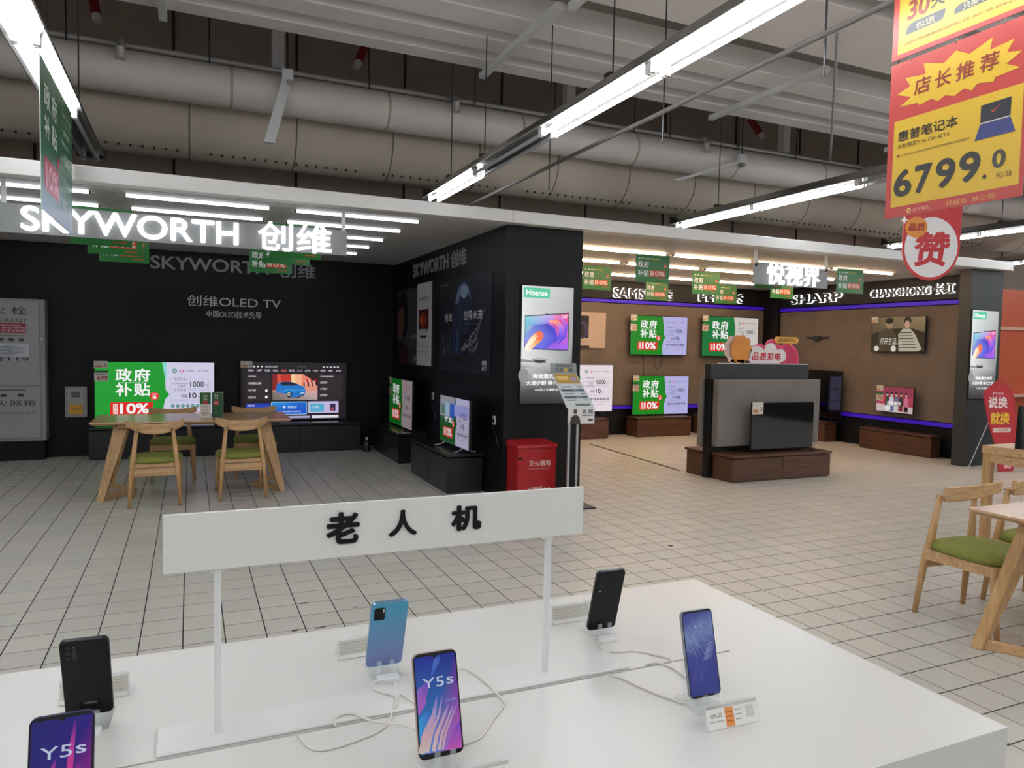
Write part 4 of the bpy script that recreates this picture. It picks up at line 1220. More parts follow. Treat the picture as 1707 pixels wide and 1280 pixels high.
# ================================================================= divider front: lightbox, fire box, price stand
def hisense(p):
    p.poly([(0, 0), (1, 0), (1, 1), (0, 1)], ['#2a2426', '#2a2426', '#b9bbbb', '#d4d6d6'], 0)
    p.poly([(0, 0.38), (0.95, 0.32), (1, 0.5), (1, 1), (0, 1)], ['#dfe0e0', '#8c8e90', '#a6a8aa', '#aeb0b2', '#dadcdc'], 1)
    p.rect(0.02, 0.90, 0.53, 0.985, '#4fbf96', 2)
    p.text('Hisense', 0.07, 0.918, 0.48, 0.968, '#ffffff', 3, bold=0.025)
    # television picture
    q = [(0.055, 0.465), (0.92, 0.455), (0.92, 0.785), (0.055, 0.745)]
    p.poly(q, '#15131c', 2)
    q = [(0.062, 0.472), (0.905, 0.463), (0.905, 0.776), (0.062, 0.738)]
    p.poly(q, ['#5a58c8', '#9a5ae8', '#e8408c', '#8ad8d8'], 3)
    p.poly([(0.062, 0.735), (0.062, 0.66), (0.30, 0.675), (0.52, 0.69), (0.62, 0.72), (0.62, 0.757)], ['#7fd0d8', '#5fb8d0', '#7a86e0', '#8a78e0', '#b890e8', '#c49ae8'], 4)
    p.poly([(0.062, 0.472), (0.45, 0.468), (0.62, 0.52), (0.70, 0.57), (0.64, 0.65), (0.50, 0.685), (0.22, 0.672), (0.062, 0.56)], ['#6a70d0', '#5a58d8', '#4844d0', '#4038c8', '#5048d0', '#3a34b8', '#6a78d8', '#8a98e0'], 5)
    p.band([(0.52, 0.71), (0.68, 0.70), (0.77, 0.655), (0.76, 0.58), (0.64, 0.52)], [0.02, 0.05, 0.06, 0.045, 0.012], ['#f0a0a0', '#f08a60', '#b070e0', '#5a50e0', '#4a40d0'], 6)
    p.band([(0.60, 0.755), (0.78, 0.735), (0.87, 0.67), (0.84, 0.58), (0.70, 0.51)], [0.012, 0.03, 0.032, 0.03, 0.01], ['#e890c0', '#d868c8', '#7a58e0', '#5a48d8', '#4a40d0'], 6)
    p.band([(0.10, 0.46), (0.22, 0.53), (0.33, 0.575)], [0.06, 0.10, 0.10], ['#f8e8d8', '#f0b070', '#f07848'], 7)
    p.ell(0.335, 0.58, 0.085, 0.04, '#ee6a44', 8, 16)
    p.band([(0.07, 0.46), (0.2, 0.545), (0.30, 0.585)], [0.02, 0.05, 0.05], ['#fff6ec', '#fbe4c4', '#f8c890'], 8)
    p.text('100"', 0.78, 0.735, 0.90, 0.765, '#fff0f4', 9)
    p.poly([(0.44, 0.765), (0.52, 0.768), (0.48, 0.776)], '#34363a', 3)
    # projector, console, sofa
    p.ell(0.36, 0.375, 0.15, 0.016, '#8a8c8e', 3, 18); p.ell(0.36, 0.36, 0.12, 0.014, '#303236', 4, 18); p.ell(0.36, 0.382, 0.12, 0.01, '#aaacae', 5, 16)
    p.poly([(0.0, 0.32), (0.0, 0.355), (0.55, 0.345), (0.98, 0.33), (0.98, 0.27), (0.70, 0.25)], ['#a8a8a8', '#d0d0d0', '#b8b8b8', '#909090', '#6a6a6a', '#787878'], 2)
    p.poly([(0.0, 0.12), (0.0, 0.31), (0.3, 0.30), (0.68, 0.24), (0.9, 0.12)], ['#5a5858', '#c0bebe', '#b0aeae', '#7c7a7a', '#3a3436'], 3)
    p.ell(0.05, 0.24, 0.10, 0.06, '#8c8a8a', 4, 16)
    p.text('海信激光电视', 0.22, 0.215, 0.86, 0.255, '#ffffff', 6, bold=0.02)
    p.text('大屏护眼 换代之选', 0.10, 0.155, 0.92, 0.195, '#ffffff', 6, bold=0.015)
    p.text('100英寸巨幕影院', 0.28, 0.105, 0.74, 0.13, '#ffffff', 6)
def lightbox(label, loc, w, h):
    t = thing('lightbox', label, 'lightbox', loc)
    MB().box(-w / 2 - 0.012, w / 2 + 0.012, -0.02, 0, -0.012, h + 0.012).build('frame', M_BLACK, t, bevel=0.002)
    p = Print(w, h, -w / 2, 0, 0.0004)
    hisense(p)
    p.build('lit_print', P_BOX, t, (0, -0.0205, 0))
lightbox('large lit poster of a colourful television on the dividing wall', (3.215, 6.40, 0.945), 0.56, 1.145)
lightbox('small lit poster of a colourful television on the end pillar', (9.835, 6.40, 0.92), 0.54, 1.19)

t = thing('extinguisher_box', 'red metal fire extinguisher box at the foot of the dividing wall', 'box', (3.01, 6.26, 0))
M_RED = pm('red_enamel', '#a3161c', 0.35, var=0.05)
MB().box(-0.20, 0.20, -0.13, 0.13, 0, 0.545).build('case', M_RED, t, bevel=0.004)
MB().hexa([(-0.215, -0.145, 0.545), (0.215, -0.145, 0.545), (0.215, 0.135, 0.545), (-0.215, 0.135, 0.545)], [(-0.21, -0.14, 0.575), (0.21, -0.14, 0.575), (0.20, 0.135, 0.60), (-0.20, 0.135, 0.60)]).build('lid', M_RED, t, bevel=0.003)
MB().box(-0.20, -0.16, -0.136, -0.13, 0.44, 0.46).build('latch', M_BLACK, t)
p = Print(0.40, 0.53, -0.20, 0, 0.0005)
p.text('灭火器箱', 0.28, 0.70, 0.86, 0.80, '#e8c8c0', 1, bold=0.01); p.text('FIRE EXTINGUISHER BOX', 0.28, 0.64, 0.86, 0.665, '#d09890', 1)
p.build('upper_print', P_PAPER, t, (0, -0.1306, 0))
p = Print(0.40, 0.53, -0.20, 0, 0.0005)
p.text('火警☎119', 0.28, 0.22, 0.86, 0.33, '#e8c8c0', 1, bold=0.01); p.rect(0.29, 0.14, 0.85, 0.15, '#d09890', 1)
p.build('lower_print', P_PAPER, t, (0, -0.1306, 0))

t = thing('price_stand', 'silver-legged stand holding a slanted package price board', 'sign stand', (3.30, 5.93, 0))
MB().box(-0.17, 0.17, -0.14, 0.14, 0, 0.015).build('base', M_DARKMETAL, t, bevel=0.004)
MB().box(-0.06, 0.055, -0.012, 0.012, 0.015, 0.93).build('pole', M_BLACK, t)
for x in (-0.075, 0.012):
    MB().box(x - 0.011, x + 0.011, -0.026, -0.012, 0.015, 0.93).build('chrome_rail', M_METAL, t)
PT = Matrix.Rotation(R(-22), 4, 'Y')
hd = thing('x', '', '')
hd.name = 'tilted_head'
for k in ('label', 'category'):
    del hd[k]
hd.parent = t
hd.location = (0.03, -0.03, 0.79)
MB().hexa([(-0.125, -0.006, 0), (0.155, -0.006, 0), (0.155, 0.006, 0), (-0.125, 0.006, 0)], [(-0.125, -0.006, 0.15), (0.155, -0.006, 0.15), (0.155, 0.006, 0.15), (-0.125, 0.006, 0.15)]).build('lower_board', pm('white_board2', '#cfcfcf', 0.4), hd)
MB().hexa([(-0.14, -0.006, 0.15), (0.155, -0.006, 0.15), (0.155, 0.006, 0.15), (-0.14, 0.006, 0.15)], [(-0.215, 0.16, 0.465), (0.04, 0.16, 0.465), (0.04, 0.172, 0.465), (-0.215, 0.172, 0.465)]).build('slanted_board', pm('white_board2', '#cfcfcf', 0.4), hd)
MB().hexa([(-0.225, 0.155, 0.465), (0.045, 0.155, 0.465), (0.045, 0.172, 0.465), (-0.225, 0.172, 0.465)], [(-0.235, 0.16, 0.56), (0.035, 0.16, 0.56), (0.035, 0.172, 0.56), (-0.235, 0.172, 0.56)]).build('header_board', pm('grey_board', '#8f9492', 0.5), hd)
p = Print(0.28, 0.15, -0.125, 0, 0.0006)
p.rect(0, 0, 1, 1, '#d6d4d2', 0)
p.ell(0.26, 0.78, 0.07, 0.17, '#5a443c', 2); p.poly([(0.06, 0), (0.48, 0), (0.42, 0.4), (0.33, 0.55), (0.2, 0.55), (0.1, 0.4)], '#3a3432', 1)
p.text('吉 庭', 0.52, 0.62, 0.94, 0.9, '#2c2c2c', 1, bold=0.02); p.rect(0.52, 0.50, 0.94, 0.55, '#4a4a4a', 1); p.rect(0.76, 0.15, 0.94, 0.30, '#4a4a4a', 1)
p.build('printed_card', P_PAPER, hd, (0, -0.007, 0))
# slanted board artwork follows the sheared board: two flat bands drawn in board space
def slant(u, v):
    return (-0.14 + 0.295 * u + (-0.075 + (0.0 - 0.0) * 0) * v - 0.04 * u * v, -0.0068 + 0.166 * v, 0.15 + 0.315 * v)
sv, sf, scs = [], [], []
def sq(u0, v0, u1, v1, col, l=1):
    o_ = len(sv)
    for (u, v) in ((u0, v0), (u1, v0), (u1, v1), (u0, v1)):
        a_ = slant(u, v)
        sv.append((a_[0], a_[1] - 0.0006 * l, a_[2] + 0.0003 * l)); scs.append(lin(col))
    sf.append((o_, o_ + 1, o_ + 2, o_ + 3))
sq(0, 0, 1, 1, '#c6cacb', 0)
sq(0.04, 0.70, 0.96, 0.98, '#b08a3c', 1); sq(0.1, 0.80, 0.55, 0.92, '#d8b870', 2); sq(0.66, 0.76, 0.88, 0.9, '#a88cb0', 2)
for k, v in enumerate((0.60, 0.50, 0.40, 0.30, 0.22)):
    if k % 2:
        sq(0.05, v - 0.035, 0.95, v + 0.045, '#6d7f8c', 1)
    sq(0.12, v - 0.01, 0.5, v + 0.015, '#3c4248', 2); sq(0.75, v - 0.01, 0.92, v + 0.015, '#3c4248', 2)
sq(0.35, 0.06, 0.9, 0.12, '#6a6a6a', 2)
pp = Print(); pp.v, pp.f, pp.c = sv, sf, scs
pp.build('slanted_print', P_PAPER, hd)
p = Print(0.27, 0.09, -0.23, 0.468, 0.0006)
p.text('帮您挑最优惠', 0.18, 0.62, 0.84, 0.9, '#2c2c2a', 1); p.text('只在   购', 0.14, 0.1, 0.84, 0.52, '#22221f', 1); p.circ(0.56, 0.3, 0.07, '#d8a83a', 2)
p.build('header_print', P_PAPER, hd, (0, 0.1545, 0))

# ================================================================= right shop
t = thing('hanging_sign', 'glowing three-character sign hanging under the right canopy fascia', 'sign', (6.46, 6.50, 2.27))
MB().box(-0.57, 0.57, -0.012, 0.012, 0.0, 0.235).build('backing_panel', pm('pale_grey_sign_panel', '#8d8e8f', 0.45), t)
raised_text('悦视界', t, -0.39, 0.005, 0.42, 0.255, M_SIGNWHITE, -0.013, 0.03, bold=0.0)
for x in (-0.545, 0.545):
    MB().box(x - 0.014, x + 0.014, -0.012, 0.012, 0.2, 0.40).build('hanger_post', M_WHITE, t)

def halo_word(label, body, loc, rotz, w, h, bold=0.01):
    t = thing('backlit_lettering', label, 'lettering', loc, rotz)
    raised_text(body, t, 0, 0, w, h, M_LETTERBLACK, -0.035, 0.02, bold=bold, halo=M_HALO, halo_bold=bold + 0.03, halo_back=0.03)
halo_word('backlit black letters at left on the rear sign header', 'SAMSUNG', (6.60, 10.66, 2.37), 0, 1.22, 0.165)
halo_word('backlit black letters at right on the rear sign header', 'PHILIPS', (8.40, 10.66, 2.385), 0, 1.02, 0.16)
halo_word('backlit black SHARP letters on the right wall header', 'SHARP', (10.0, 10.02, 2.365), R(-90), 1.12, 0.155)
halo_word('backlit black CHANGHONG letters on the right wall header', 'CHANGHONG 长虹', (10.0, 8.36, 2.385), R(-90), 1.42, 0.15)

G2 = 'low walnut television cabinets'
cabinet('low walnut cabinet by the rear wall behind the price stand', 4.9, 6.37, 10.30, 10.655, 0.335, M_CABWOOD, M_CABWOOD, seam=2, group=G2)
cabinet('low walnut cabinet under the stacked rear wall screens', 6.93, 8.06, 10.30, 10.655, 0.335, M_CABWOOD, M_CABWOOD, seam=1, group=G2)
cabinet('low walnut cabinet by the rear wall half hidden behind the kiosk', 8.36, 9.6, 10.30, 10.655, 0.335, M_CABWOOD, M_CABWOOD, seam=1, group=G2)
cabinet('low walnut cabinet by the right wall at the far corner', 9.74, 10.03, 8.92, 10.10, 0.335, M_CABWOODY, M_CABWOODY, seam=1, axis='y', group=G2)
cabinet('low walnut cabinet by the right wall under the small pink screen', 9.80, 10.03, 7.05, 8.28, 0.33, M_CABWOODY, M_CABWOODY, seam=1, axis='y', group=G2)

sub2 = lambda p: subsidy_screen(p, '#b9b6ea', '#0f8a1c', False)
sub3 = lambda p: subsidy_screen(p, '#d2ccc4', '#12783c', False)
sub4 = lambda p: subsidy_screen(p, '#eee2ea', '#0f8a1c', False)
television('upper left subsidy screen on the rear brown wall', (7.53, 10.60, 1.395), 0, 1.21, 0.69, sub2, P_SCREEN, 0.05, 0.012, sticker=dict(sw=0.13, sh=0.10, price='799'), mount=0.09)
television('upper right subsidy screen on the rear wall behind the kiosk topper', (9.11, 10.60, 1.39), 0, 1.31, 0.735, sub3, P_SCREEN, 0.05, 0.012, sticker=dict(sw=0.13, sh=0.10, price='899'), mount=0.09)
television('lower subsidy screen standing on the middle walnut cabinet', (7.575, 10.56, 0.352), 0, 1.19, 0.69, sub2, P_SCREEN, 0.05, 0.012, (0.36, 0.1, 0.016, False), sticker=dict(sw=0.13, sh=0.10, price='759'))
television('pale subsidy screen half hidden behind the price stand', (5.83, 10.56, 0.43), 0, 1.50, 0.79, sub4, P_SCREEN, 0.05, 0.006, (0.36, 0.1, 0.09, False))
p = Print(1.35, 0.60, 0, 0, 0.0006)
p.rect(0, 0, 1, 1, '#b7a393', 0); p.rect(0.0, 0.0, 0.77, 0.06, '#2b2724', 2); p.rect(0.28, 0.28, 0.755, 0.90, '#1d1822', 1)
p.ell(0.66, 0.5, 0.09, 0.25, '#3a3058', 2, 20); p.ell(0.64, 0.5, 0.06, 0.18, '#1d1822', 3, 20); p.text('Hisense', 0.40, 0.52, 0.63, 0.62, '#e8e4ec', 4, bold=0.02)
t = thing('wall_picture', 'tan product picture on the rear wall, cut by the dividing wall', 'picture', (5.13, 10.685, 1.50))
MB().box(0, 1.35, -0.02, 0.0, 0, 0.60).build('board', pm('tan_board', '#b49880', 0.5), t)
p.build('printed_face', P_PAPER, t, (0, -0.021, 0))
# cables between the stacked screens
t = thing('television_cable', 'black cables dangling between the two stacked rear screens', 'cable', (7.4, 10.66, 1.03))
MB().tube([(-0.14, 0, 0.40), (-0.14, 0, 0.2), (-0.12, 0, 0.0)], 0.005, 6).build('straight_cable', M_TVFRAME, t)
MB().tube([(0.10, 0, 0.40), (0.09, 0, 0.22), (0.15, 0, 0.12), (0.23, 0, 0.18), (0.27, 0, 0.40)], 0.005, 6).build('looped_cable', M_TVFRAME, t)

def couple_screen(p):
    p.poly([(0, 0), (1, 0), (1, 1), (0, 1)], ['#2a2418', '#2c2619', '#8a7656', '#6a5a40'], 0)
    p.poly([(0, 0.15), (1, 0.12), (1, 0.55), (0.75, 0.68), (0.3, 0.66), (0, 0.5)], '#2e2718', 1)
    p.poly([(0.10, 0), (0.15, 0.55), (0.27, 0.68), (0.40, 0.66), (0.48, 0.5), (0.50, 0)], '#4a3c2a', 2); p.ell(0.345, 0.80, 0.065, 0.14, '#9c7a5c', 3); p.ell(0.345, 0.90, 0.078, 0.09, '#14100c', 4)
    p.poly([(0.54, 0), (0.52, 0.5), (0.60, 0.66), (0.74, 0.66), (0.83, 0.5), (0.96, 0.08), (0.90, 0.02)], '#b3aa98', 2); p.ell(0.68, 0.80, 0.05, 0.13, '#b8947a', 3); p.ell(0.685, 0.88, 0.068, 0.12, '#1a1410', 3); p.ell(0.68, 0.78, 0.045, 0.11, '#b8947a', 4)
    for k in range(6):
        p.line(0.53, 0.12 + k * 0.085, 0.86 - k * 0.018, 0.12 + k * 0.085, 0.012, '#3a352e', 4)
    p.ell(0.11, 0.08, 0.05, 0.08, '#d8d2c4', 3); p.ell(0.44, 0.08, 0.05, 0.09, '#d8d2c4', 3)
    p.text('打开生活', 0.17, 0.20, 0.48, 0.40, '#e0dccf', 5, shear=0.1); p.text('方式', 0.42, 0.19, 0.60, 0.31, '#c8c2b4', 6)
television('wall television showing two people seated on a sofa', (9.985, 7.82, 1.535), R(-90), 0.93, 0.54, couple_screen, P_SCREEN, 0.05, 0.006, sticker=dict(sw=0.12, sh=0.085, two=False), mount=0.06)
def team_screen(p):
    p.rect(0, 0, 1, 1, '#a83c52', 0); p.rect(0, 0.62, 1, 1, '#8c3448', 1); p.poly([(0, 0), (1, 0), (1, 0.25), (0, 0.3)], '#c8b8b8', 1)
    for u, c_, c2 in ((0.30, '#2c4434', '#1c1c1c'), (0.42, '#c8c8d4', '#4a5a90'), (0.55, '#5a6a88', '#d0c8c8'), (0.68, '#26342c', '#8c2430'), (0.82, '#c86a84', '#1a1418')):
        p.poly([(u - 0.06, 0.05), (u + 0.06, 0.05), (u + 0.055, 0.55), (u, 0.66), (u - 0.055, 0.55)], c_, 2); p.ell(u, 0.70, 0.028, 0.07, '#d8b09c', 3); p.ell(u, 0.75, 0.032, 0.045, '#1c1214', 4); p.rect(u - 0.05, 0.05, u + 0.05, 0.25, c2, 3)
    p.text('你好都市', 0.30, 0.28, 0.68, 0.44, '#fff4f4', 6, bold=0.02); p.ell(0.32, 0.15, 0.09, 0.12, '#e4e0e0', 5); p.circ(0.17, 0.50, 0.07, '#d0303a', 5)
television('small tilted television with a pink group picture on the right wall', (9.93, 7.77, 0.60), R(-96), 0.70, 0.40, team_screen, P_SCREEN, 0.05, 0.006, sticker=dict(sw=0.13, sh=0.085, price='749'), mount=0.10)
television('dark switched-off television on the far corner cabinet', (9.90, 9.36, 0.40), R(-90), 1.24, 0.80, None, M_TVGLASS, 0.05, 0.01, (0.36, 0.09, 0.06, False))
t = thing('wall_bracket', 'empty black television bracket on the right brown wall', 'bracket', (10.05, 9.44, 1.76), R(-90))
MB().box(-0.24, 0.24, -0.02, 0, -0.015, 0.015).build('bar', M_DARKMETAL, t)
MB().hexa([(-0.1, -0.03, -0.02), (0.1, -0.03, -0.02), (0.1, 0, -0.02), (-0.1, 0, -0.02)], [(-0.02, -0.03, -0.07), (0.02, -0.03, -0.07), (0.02, 0, -0.07), (-0.02, 0, -0.07)]).build('hook_plate', M_DARKMETAL, t)
MB().box(-0.07, 0.07, -0.03, 0, -0.02, 0.03).build('clamp', M_DARKMETAL, t)

# kiosk ------------------------------------------------------------------------
t = thing('display_kiosk', 'free-standing walnut and black television display kiosk', 'display stand', (6.35, 6.80, 0))
def kbox(name, x0, x1, y0, y1, z0, z1, mat, bevel=0.003, parent=t):
    return MB().box(x0 - 6.35, x1 - 6.35, y0 - 6.80, y1 - 6.80, z0, z1).build(name, mat, parent, bevel=bevel)
kbox('front_plinth', 5.62, 7.10, 6.42, 6.77, 0, 0.275, M_CABWOOD)
kbox('front_plinth_panel', 5.61, 6.345, 6.405, 6.42, 0.02, 0.27, M_CABWOOD)
kbox('front_plinth_panel', 6.355, 7.11, 6.405, 6.42, 0.02, 0.27, M_CABWOOD)
kbox('front_plinth_top', 5.60, 7.13, 6.40, 6.77, 0.282, 0.31, M_CABWOOD)
kbox('rear_plinth', 5.58, 7.08, 6.90, 7.20, 0, 0.275, M_CABWOOD)
kbox('rear_plinth_top', 5.56, 7.10, 6.90, 7.22, 0.282, 0.31, M_CABWOOD)
kbox('core_frame', 5.56, 7.08, 6.78, 6.88, 0, 1.33, M_BLACK)
kbox('header', 5.555, 7.09, 6.775, 6.885, 1.165, 1.345, pm('dark_green_black', '#26292a', 0.45))
kbox('front_panel', 5.60, 7.19, 6.68, 6.775, 0.38, 1.165, M_GREYPANEL)
kbox('rear_panel', 5.54, 7.10, 6.89, 6.97, 0.36, 1.165, M_GREYPANEL)
s = kbox('socket', 5.56, 5.61, 6.86, 6.90, 1.17, 1.26, pm('ivory_plastic', '#c9c5bc', 0.4))
def kiosk_tv_art(p):
    pass
television('switched-off glossy television standing on the kiosk plinth', (6.475, 6.56, 0.345), 0, 0.97, 0.555, None, M_TVGLASS, 0.05, 0.008, (0.38, 0.11, 0.032, False), sticker=dict(sw=0.165, sh=0.14, two=False))

# kiosk topper (the cartoon head of the photograph is left out, its blank die-cut board stays)
t = thing('topper_sign', 'pink cloud-shaped cardboard topper with red characters on the kiosk', 'sign', (6.40, 6.83, 1.345))
MB().box(-0.68, 0.70, -0.03, 0.03, 0, 0.008).build('foot_strip', M_WHITE, t)
def hump(cx, cz, rx, rz, a0=0, a1=180, n=12):
    return [(cx + rx * math.cos(R(a0 + (a1 - a0) * k / n)), cz + rz * math.sin(R(a0 + (a1 - a0) * k / n))) for k in range(n + 1)]
M_PINK = pm('pink_card', '#d8446e', 0.5, var=0.03)
back = [(0.58, 0.008)] + hump(0.40, 0.05, 0.18, 0.21, 0, 100) + hump(0.14, 0.15, 0.14, 0.16, 30, 150) + hump(-0.06, 0.12, 0.12, 0.13, 40, 170) + [(-0.2, 0.008)]
MB().prism(back, 0.012, 0.022).build('pink_backboard', M_PINK, t)
MB().prism([(0.56, 0.008)] + hump(0.40, 0.03, 0.15, 0.19, 0, 150) + [(0.2, 0.008)], 0.004, 0.012).build('crimson_layer', pm('crimson_card', '#c22a54', 0.5), t)
cloud = [(0.33, 0.05)] + hump(0.26, 0.10, 0.09, 0.09, -40, 120, 8) + hump(0.10, 0.16, 0.10, 0.10, 10, 170, 10) + hump(-0.11, 0.12, 0.12, 0.10, 20, 170, 8) + [(-0.24, 0.05), (-0.2, 0.012), (0.24, 0.012)]
MB().prism(cloud, -0.006, 0.004).build('white_cloud', pm('white_card', '#e6dcdc', 0.5), t)
p = Print(1, 1, 0, 0, 0.0006)
for k, ch in enumerate('品质彩电'):
    p.text(ch, -0.195 + k * 0.118, 0.045, -0.09 + k * 0.118, 0.145, '#c8202c', 1, bold=0.03, shear=0.12)
p.build('printed_characters', P_PAPER, t, (0, -0.007, 0))
MB().prism(hump(0.50, 0.30, 0.05, 0.04, -90, 90, 6) + hump(0.21, 0.30, 0.05, 0.04, 90, 270, 6) + [(0.40, 0.26), (0.42, 0.225), (0.45, 0.26)], -0.004, 0.004).build('yellow_bubble', pm('yellow_card', '#e0a63a', 0.5), t)
p = Print(1, 1, 0, 0, 0.0006)
p.text('#家电新定义#', 0.215, 0.278, 0.50, 0.322, '#4a2c14', 1, bold=0.01)
p.build('printed_characters', P_PAPER, t, (0, -0.005, 0))
for (cx, y0, mat, nm) in ((-0.44, 0.018, pm('pale_pink_card', '#d0b0a4', 0.5), 'rear_blank_board'), (-0.36, 0.0, pm('orange_card', '#d98a34', 0.5), 'orange_blank_board')):
    pts = []
    for k in range(48):
        a = 2 * math.pi * k / 48
        rr = 0.155 + 0.010 * math.cos(9 * a)
        pts.append((cx + rr * math.cos(a), 0.175 + rr * 1.08 * math.sin(a)))
    MB().prism(pts, y0 - 0.006, y0 + 0.002).build(nm, mat, t)
    MB().box(cx - 0.06, cx + 0.06, y0 - 0.006, y0 + 0.002, 0.008, 0.05).build('board_foot', mat, t)

# red standee in front of the pillar
t = thing('standee', 'tall red cut-out standee with yellow characters beside the oak desk', 'sign', (9.72, 5.96, 0), R(-8))
out = [(-0.10, 0.0), (0.14, 0.0), (0.20, 0.30), (0.15, 0.60), (0.10, 0.95), (0.04, 1.06), (-0.18, 1.20), (-0.40, 1.06), (-0.42, 0.98), (-0.30, 0.60), (-0.16, 0.30)]
st = MB().prism(out, -0.012, 0.0).build('cutout_board', pm('red_card', '#b3242c', 0.5, var=0.03), t)
p = Print(1, 1, 0, 0, 0.0008)
p.poly([(a * 0.94 - 0.006, 0.02 + b * 0.965) for a, b in out], '#c03038', 0)
p.text('苏宁易购', -0.28, 1.0, -0.10, 1.04, '#f0dcd8', 1)
p.text('说换', -0.34, 0.83, -0.02, 0.98, '#f6e9e4', 1, bold=0.03); p.text('就换', -0.29, 0.62, 0.03, 0.78, '#f2c63c', 1, bold=0.03)
p.rrect(-0.24, 0.515, 0.06, 0.575, 0.02, '#e8ccc4', 1); p.text('一站式换新', -0.19, 0.53, 0.02, 0.56, '#b02a30', 2)
p.text('GO', -0.02, 0.04, 0.1, 0.12, '#f6e9e4', 1, bold=0.03)
p.build('printed_face', P_PAPER, t, (0, -0.0128, 0))
MB().tube([(-0.27, 0.0, 0.72), (-0.50, 0.10, 0.004)], 0.005, 6).build('wire_strut', M_METAL, t)
MB().tube([(0.12, 0.0, 0.72), (0.22, 0.28, 0.004)], 0.005, 6).build('wire_strut', M_METAL, t)

# ================================================================= banners at upper right
RB, YB = '#a83833', '#c09c26'
def banner_low(p):
    p.rect(0, 0, 1, 1, RB, 0)
    p.rect(0.048, 0.068, 0.975, 0.626, YB, 1)
    star = [(0.059, 0.799), (0.166, 0.829), (0.123, 0.89), (0.287, 0.868), (0.266, 0.942), (0.422, 0.896), (0.508, 0.945), (0.606, 0.895), (0.759, 0.942), (0.747, 0.875), (0.902, 0.888), (0.858, 0.829), (0.953, 0.805), (0.856, 0.762), (0.948, 0.718), (0.789, 0.707), (0.78, 0.684), (0.672, 0.704), (0.634, 0.673), (0.58, 0.7), (0.512, 0.673), (0.444, 0.696), (0.392, 0.674), (0.342, 0.703), (0.248, 0.685), (0.234, 0.704), (0.086, 0.715), (0.177, 0.756)]
    p.poly(star, YB, 2)
    for ch, u0, u1 in (('店', 0.197, 0.325), ('长', 0.358, 0.482), ('推', 0.514, 0.643), ('荐', 0.678, 0.806)):
        p.text(ch, u0, 0.755, u1, 0.858, '#7c2a1c', 4, bold=0.02, shear=0.08)
    p.text('惠普笔记本', 0.086, 0.486, 0.550, 0.555, '#2a2118', 3, bold=0.02)
    p.text('光影精灵7 16-D0142TX', 0.084, 0.441, 0.495, 0.471, '#2a2118', 3)
    p.circ(0.095, 0.395, 0.010, '#7c2a1c', 3)
    p.text('11代i5 RTX3050Ti 4G独显 黑色版 IPS高清屏 多彩键盘灯', 0.115, 0.387, 0.637, 0.403, '#4a3a20', 3)
    for ch, u0, u1, v0, v1 in (('6', 0.068, 0.215, 0.128, 0.303), ('7', 0.238, 0.375, 0.128, 0.306), ('9', 0.402, 0.548, 0.131, 0.31), ('9', 0.573, 0.722, 0.135, 0.314)):
        p.text(ch, u0, v0, u1, v1, '#2b2825', 3, bold=0.03)
    p.circ(0.753, 0.148, 0.014, '#2b2825', 3); p.text('0', 0.798, 0.183, 0.885, 0.288, '#3a3733', 3, bold=0.03)
    p.text('元/台', 0.828, 0.123, 0.930, 0.16, '#2a2118', 3)
    p.poly([(0.706, 0.466), (0.902, 0.466), (0.903, 0.57), (0.705, 0.566)], '#26262c', 3)
    p.poly([(0.706, 0.458), (0.902, 0.458), (0.937, 0.37), (0.672, 0.368)], '#32386a', 3)
    p.line(0.706, 0.462, 0.902, 0.462, 0.003, '#c8c8cc', 4)
    p.poly([(0.77, 0.525), (0.79, 0.508), (0.84, 0.55), (0.795, 0.523)], '#a8402c', 4)
    p.circ(0.203, 0.03, 0.018, '#d8c060', 2); p.circ(0.203, 0.03, 0.009, RB, 3); p.text('苏宁易购', 0.235, 0.018, 0.364, 0.042, '#d8a098', 2); p.text('好服务  放心购', 0.487, 0.014, 0.83, 0.046, '#c89858', 2)
def banner_high(p):
    p.rect(0, 0, 1, 1, RB, 0); p.rect(0.048, 0.03, 0.975, 0.97, YB, 1)
    p.text('30', 0.112, 0.225, 0.286, 0.345, '#7c2a1c', 2, bold=0.03, shear=0.1); p.text('天', 0.30, 0.235, 0.41, 0.32, '#2e2a26', 2, bold=0.03)
    p.poly([(0.111, 0.138), (0.116, 0.179), (0.14, 0.196), (0.169, 0.204), (0.414, 0.205), (0.412, 0.17), (0.40, 0.15), (0.381, 0.141)], '#2c2d34', 2); p.text('包退', 0.187, 0.150, 0.336, 0.190, '#c8bc80', 3)
    p.poly([(0.48, 0.14), (0.483, 0.17), (0.50, 0.183), (0.525, 0.19), (0.80, 0.195), (0.80, 0.165), (0.77, 0.142)], '#2c2d34', 2); p.text('只换不修', 0.545, 0.146, 0.76, 0.185, '#c8bc80', 3)
    p.text('365', 0.50, 0.215, 0.76, 0.335, '#7c2a1c', 2, bold=0.03, shear=0.1)
    p.line(0.445, 0.12, 0.445, 0.9, 0.002, '#8c7420', 2)
    p.text('*本服务针对产生质量问题的部分品类如电视、冰箱、洗衣机、空调、厨卫等大家电', 0.094, 0.072, 0.90, 0.092, '#5a4020', 2)
BNW, BNH = 0.6338, 0.723
